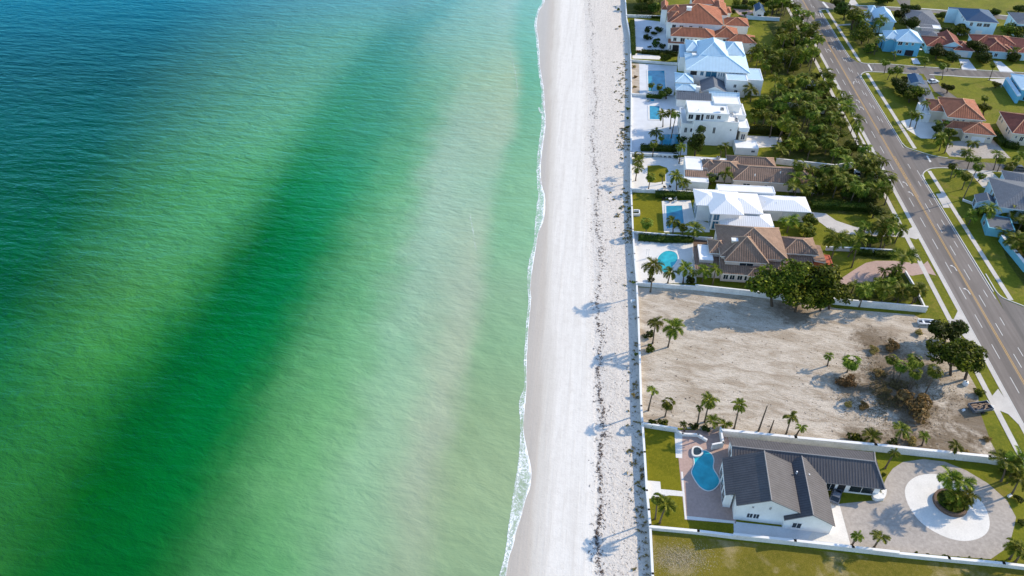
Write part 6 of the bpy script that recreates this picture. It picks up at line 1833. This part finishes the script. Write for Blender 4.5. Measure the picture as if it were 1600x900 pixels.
# ------------------------------------------------------------------ planters, vehicles and small things
pc = G(*S6(1085, 395))
o = empty('round_planter', pc, 'round brown stone planter full of palms in the middle of the white turning circle', 'planter')
mb = MB(); ring = [(math.cos(k * math.pi / 16), math.sin(k * math.pi / 16)) for k in range(32)]
for k in range(32):
    a, b = ring[k], ring[(k + 1) % 32]
    def pt(q, r, z): return Vector((q[0] * r, q[1] * r, z)) + pc
    mb.face([pt(a, 3.15, 0), pt(b, 3.15, 0), pt(b, 3.05, .75), pt(a, 3.05, .75)])
    mb.face([pt(a, 3.05, .75), pt(b, 3.05, .75), pt(b, 2.6, .75), pt(a, 2.6, .75)])
    mb.face([pt(b, 2.6, .45), pt(a, 2.6, .45), pt(a, 2.6, .75), pt(b, 2.6, .75)])
mb.build('stone_rim', M['stone_ring'], o)
mb = MB(); mb.poly([pt(q, 2.6, .5) for q in ring]); mb.build('soil', M['scrub'], o)
for k in range(9):
    a = VR.uniform(0, 6.28); rr = VR.uniform(0, 2.2)
    s = obj('planting', VR.choice(SHRUBD), o, (math.cos(a) * rr, math.sin(a) * rr, .4)); s.scale = (.9, .9, .8)
o = empty('white_planter', G(*S6(588, 360)), 'white rounded masonry planter at the garage corner of the grey roofed house', 'planter')
pts = [S6(*p) for p in [(540, 345), (560, 330), (640, 310), (635, 350), (620, 375), (575, 380), (548, 370)]]
mb = MB(); mb.prism([G(*p) for p in pts], 0, .8); mb.build('planter_box', M['garden_wall'], o)

def frame_at(px, ang):
    a = math.radians(ang)
    return G(*px), Vector((math.cos(a), math.sin(a), 0)), Vector((-math.sin(a), math.cos(a), 0))
def car(px, ang, paint, label, truck=False):
    c, u, v = frame_at(px, ang)
    o = empty('pickup_truck' if truck else 'parked_car', c, label, 'pickup' if truck else 'car')
    L, Wd = (2.75, .98) if truck else (2.25, .90)
    def loft(name, secs, mat, parent):
        mb = MB()
        rings = [[c + u * x + v * s * w + Z * z for s, z in ((-1, z0), (1, z0), (1, z1), (-1, z1))] for x, w, z0, z1 in secs]
        for r1, r2 in zip(rings, rings[1:]):
            for i in range(4):
                j = (i + 1) % 4
                mb.face([r1[i], r1[j], r2[j], r2[i]])
        mb.face(list(reversed(rings[0]))); mb.face(rings[-1])
        return mb.build(name, M[mat], parent)
    if truck:
        loft('body', [(-L, Wd * .96, .45, .85), (-L + .1, Wd, .38, 1.0), (L - 1.3, Wd, .38, 1.05), (L - .2, Wd * .95, .38, .98), (L, Wd * .8, .42, .8)], paint, o)
        loft('cab', [(-.35, Wd * .86, 1.06, 1.55), (-.2, Wd * .84, 1.06, 1.80), (.75, Wd * .82, 1.06, 1.80), (1.4, Wd * .86, 1.06, 1.12)], paint, o)
        loft('windscreen', [(.80, Wd * .78, 1.10, 1.77), (1.43, Wd * .82, 1.10, 1.17)], 'glass', o)
        loft('truck_bed', [(-L + .15, Wd * .86, 1.0, 1.06), (-.5, Wd * .86, 1.0, 1.06)], 'rubber', o)
    else:
        loft('body', [(-L, Wd * .85, .42, .72), (-L + .12, Wd * .97, .3, .86), (-.9, Wd, .26, .92), (.8, Wd, .26, .90), (L - .3, Wd * .95, .28, .78), (L, Wd * .78, .35, .62)], paint, o)
        cab = loft('cabin_glass', [(-1.9, Wd * .82, .86, .95), (-1.25, Wd * .80, .88, 1.34), (.1, Wd * .78, .88, 1.37), (.95, Wd * .82, .86, .95)], 'glass', o)
        loft('roof_panel', [(-1.2, Wd * .74, 1.345, 1.40), (.05, Wd * .73, 1.375, 1.42)], paint, cab)
    for sx in (-1, 1):
        for sy in (-1, 1):
            mb = MB()
            w = c + u * sx * L * .62 + v * sy * (Wd - .06) + Z * .33
            mb.tube([w - v * .11, w + v * .11], [.33, .33], 12)
            wh = mb.build('wheel', M['rubber'], o)
            mb = MB(); mb.tube([w + v * sy * .10, w + v * sy * .125], [.2, .2], 10); mb.build('rim', M['steel'], wh)
    for sy in (-1, 1):
        mb = MB(); p = c + u * (L - .06) + v * sy * Wd * .62
        mb.box((p.x, p.y, 0), u, v, .07, .16, .56, .68); mb.build('headlight', M['trim'], o)
    return o
car(P4(498, 600), 74, 'car_white', 'white car parked among palms beside the road verge')
car(P4(178, 28), 80, 'car_blue', 'pale blue car parked under palms at the road end of the upper grove')
car(P4(215, 8), 80, 'car_white', 'white car half hidden by palms beside the pale blue car')
car(S6(290, 345), 60, 'car_grey', 'dark grey car parked in the niche beside the grey metal roof')
car(T7(172, 492), 10, 'car_white', 'white car crossing the narrow lane beside the navy garage')
car(T6(1545, 152), -15, 'car_grey', 'dark car on the side street at the right edge', False)
car(T2(630, 545), 20, 'car_white', 'white car behind the maroon roofed house')

# small boat on the grass beside the sandy lot
c, u, v = frame_at(S2(935, 205), -4)
o = empty('small_boat', c, 'small white open boat lying beside the dark tree at the sandy lot corner', 'boat')
mb = MB(); secs = [(-2.6, .85), (-1.2, 1.0), (.4, 1.0), (1.6, .78), (2.3, .45), (2.65, .05)]
for (x0, w0), (x1, w1) in zip(secs, secs[1:]):
    for s in (-1, 1):
        a, b = c + u * x0 + v * s * w0, c + u * x1 + v * s * w1
        a2, b2 = c + u * x0 + v * s * w0 * .6, c + u * x1 * .97 + v * s * w1 * .6
        ai, bi = c + u * x0 + v * s * w0 * .74, c + u * x1 + v * s * w1 * .7
        mb.face([a2 + Z * .1, b2 + Z * .1, b + Z * .85, a + Z * .85]); mb.face([a + Z * .85, b + Z * .85, bi + Z * .87, ai + Z * .87]); mb.face([ai + Z * .87, bi + Z * .87, bi + Z * .3, ai + Z * .3])
mb.face([c - u * 2.6 - v * .51 + Z * .1, c - u * 2.6 + v * .51 + Z * .1, c - u * 2.6 + v * .85 + Z * .85, c - u * 2.6 - v * .85 + Z * .85])
for i in range(4, -1, -1):
    pass
mb.build('hull', M['car_white'], o)
mb = MB(); q = [c + u * x + v * w * .72 for x, w in secs] + [c + u * x - v * w * .72 for x, w in reversed(secs)]
mb.poly([p + Z * .32 for p in q]); mb.build('floor', M['car_grey'], o)
for x in (-1.3, .5):
    mb = MB(); p = c + u * x; mb.box((p.x, p.y, 0), u, v, .22, .72, .55, .64); mb.build('bench', M['car_white'], o)

# dumped trailer full of broken wood
c, u, v = frame_at(S2(1285, 800), 10)
o = empty('debris_trailer', c, 'open dark trailer full of broken wood next to the pavement at the sandy lot', 'trailer')
mb = MB(); mb.box((c.x, c.y, 0), u, v, 2.2, 1.15, .45, .6)
for s in (-1, 1):
    p = c + v * s * 1.15; mb.box((p.x, p.y, 0), u, v, 2.2, .06, .6, 1.25)
    p = c + u * s * 2.2; mb.box((p.x, p.y, 0), u, v, .06, 1.2, .6, 1.25)
mb.build('trailer_bed', M['car_grey'], o)
mb = MB()
for k in range(26):
    p = c + u * VR.uniform(-1.8, 1.8) + v * VR.uniform(-.9, .9); a = VR.uniform(-.5, .9)
    d = u * math.cos(a) + v * math.sin(a); e = v * math.cos(a) - u * math.sin(a)
    z = VR.uniform(.62, 1.25); mb.box((p.x, p.y, 0), d, e, VR.uniform(.3, .9), VR.uniform(.05, .16), z, z + .12)
mb.build('wood_debris', M['debris'], o)
mb = MB(); mb.box(((c + u * 2.9).x, (c + u * 2.9).y, 0), u, v, .7, .07, .45, .55); mb.build('drawbar', M['trim'], o)
mb = MB(); p = c + u * 2.3; mb.box((p.x, p.y, 0), u, v, .05, 1.25, .55, 1.35); mb.build('tailgate', M['trim'], o)
for s in (-1, 1):
    mb = MB(); w = c + v * s * 1.3 + Z * .36; mb.tube([w - v * .12, w + v * .12], [.36, .36], 12); mb.build('wheel', M['rubber'], o)

c = G(*S2(1190, 625))
o = empty('water_tank', c, 'small white round tank at the foot of the leaning roadside tree', 'tank')
mb = MB(); mb.tube([c + Z * z for z in (0, .7, .95, 1.05)], [.62, .62, .45, .15], 14); mb.build('tank_body', M['trim'], o, True)
mb = MB(); mb.tube([c + Z * 1.05, c + Z * 1.15], [.16, .16], 10); mb.build('tank_cap', M['rubber'], o)
for (f, x, y, s, lab) in ((S1, 128, 140, .55, 'pale box lying on the sand outside the sea wall'), (S2, 1178, 808, .35, 'small white box on the ground left of the debris trailer'), (S6, 1498, 345, .4, 'white gate pillar cap at the right edge of the paver drive')):
    c = G(*f(x, y), -.4 if f is S1 else 0)
    mb = MB(); z0 = -.4 if f is S1 else 0
    mb.box((c.x, c.y, 0), Vector((.9, .43, 0)), Vector((-.43, .9, 0)), s, s * .6, z0, z0 + s * .9)
    mb.box((c.x, c.y, 0), Vector((.9, .43, 0)), Vector((-.43, .9, 0)), s * 1.06, s * .66, z0 + s * .9, z0 + s * 1.0)
    tag(mb.build('storage_box' if f is not S6 else 'gate_pillar', M['trim']), lab, 'box' if f is not S6 else 'pillar')

# white patio furniture at the head of the rectangular pool, dark chairs at the courtyard wall
def chair(px, ang, mat, label, group, cushion='seat'):
    c, u, v = frame_at(px, ang)
    o = empty('patio_chair', c, label, 'chair', group)
    mb = MB(); mb.box((c.x, c.y, 0), u, v, .36, .36, .34, .44); mb.build('seat', M[mat], o)
    mb = MB(); p = c - u * .34; mb.box((p.x, p.y, 0), u, v, .05, .36, .44, .95); mb.build('backrest', M[mat], o)
    for sx in (-1, 1):
        for sy in (-1, 1):
            mb = MB(); p = c + u * sx * .3 + v * sy * .3; mb.box((p.x, p.y, 0), u, v, .04, .04, 0, .34); mb.build('leg', M[mat], o)
    return o
def table(px, label, r=.55, mat='trim'):
    c = G(*px); o = empty('patio_table', c, label, 'table')
    mb = MB(); mb.tube([c + Z * .68, c + Z * .74], [r, r], 16); mb.build('table_top', M[mat], o)
    mb = MB(); mb.tube([c, c + Z * .68], [.07, .05], 8); mb.build('leg', M[mat], o)
    mb = MB(); mb.tube([c, c + Z * .05], [.3, .25], 12); mb.build('base', M[mat], o)
table(P5(408, 393), 'round white patio table at the head of the rectangular pool')
for x, y, a, m, lab in ((362, 388, 0, 'rubber', 'dark chair left of the round white table by the rectangular pool'), (380, 375, -60, 'trim', 'white chair above left of the round white table by the rectangular pool'), (442, 380, 200, 'trim', 'white chair right of the round white table by the rectangular pool'), (448, 402, 170, 'trim', 'white chair lower right of the round white table by the rectangular pool'), (410, 402, 90, 'rubber', 'dark chair below the round white table by the rectangular pool')):
    chair(P5(x, y), a, m, lab, 'chairs at the rectangular pool')
for x, y in ((410, 655), (450, 660), (490, 662), (380, 652)):
    chair(P3(x, y), -90, 'rubber', 'dark chair in the row along the courtyard wall', 'dark chairs along the courtyard wall')
for x, y, lab in ((368, 300, 'dark chair on the white courtyard, left of the pair by the lower wall'), (408, 296, 'dark chair on the white courtyard, right of the pair by the lower wall')):
    chair(P5(x, y), 60, 'rubber', lab, 'chairs by the lower courtyard wall')
def lounger(px, ang, label, group):
    c, u, v = frame_at(px, ang); o = empty('sun_lounger', c, label, 'sun lounger', group)
    mb = MB(); mb.box((c.x, c.y, 0), u, v, .95, .34, .28, .36); mb.build('frame', M['trim'], o)
    mb = MB(); p = c + u * .3; mb.box((p.x, p.y, 0), u, v, .62, .31, .362, .44); mb.build('cushion', M['seat'], o)
    mb = MB(); a = c - u * .32; b = c - u * .9
    mb.face([a - v * .31 + Z * .45, a + v * .31 + Z * .45, b + v * .31 + Z * .85, b - v * .31 + Z * .85]); mb.face([a + v * .31 + Z * .38, a - v * .31 + Z * .38, b - v * .31 + Z * .78, b + v * .31 + Z * .78])
    mb.build('backrest', M['seat'], o)
    for sx in (-1, 1):
        for sy in (-1, 1):
            mb = MB(); p = c + u * sx * .85 + v * sy * .28; mb.box((p.x, p.y, 0), u, v, .035, .035, 0, .28); mb.build('leg', M['trim'], o)
lounger(P3(300, 160), 30, 'sun lounger in the shade above the square blue pool', None)
# thin street poles
for f, cx, cy, bx, by, lab in ((P2, 607, 415, 600, 472, 'thin street sign pole at the first side street corner'), (T6, 780, 5, 640, 620, 'slim lamp post on the corner lawn'), (P6, 232, 268, 232, 330, 'left of two thin white posts on the kidney pool deck'), (P6, 218, 268, 218, 330, 'right of two thin white posts on the kidney pool deck')):
    b, z, top = stand(*f(cx, cy), *f(bx, by), 1.0, 9)
    top = Vector((b.x, b.y, min(z, 7)))
    o = empty('slim_post', b, lab, 'post')
    mb = MB(); mb.tube([b, top], [.07, .05], 6); mb.build('pole', M['trim'] if f is P6 else M['steel'], o)
    mb = MB(); mb.tube([top, top + Z * .12], [.11, .11], 8); mb.build('finial', M['steel'], o)
# low gate at the sea wall notch of the square lawn
mb = MB()
for a, b in (((990, 331), (998.5, 331)), ((998.5, 331), (999, 337.5)), ((999, 337.5), (990, 337.5))):
    p, q = G(*a), G(*b); d = (q - p); L = d.length; d.normalize(); n = Vector((-d.y, d.x, 0)); c = (p + q) / 2
    mb.box((c.x, c.y, 0), d, n, L / 2 + .1, .16, 0, .8)
tag(mb.build('stair_parapet', M['garden_wall']), 'white U-shaped parapet round the beach stairs in the square lawn', 'parapet')
mb = MB(); p = G(994, 334.5); mb.box((p.x, p.y, 0), Vector((1, 0, 0)), Vector((0, 1, 0)), .65, .5, 0, .03); tag(mb.build('stair_well', M['dark']), 'dark beach stair opening inside the white parapet', 'stairs')
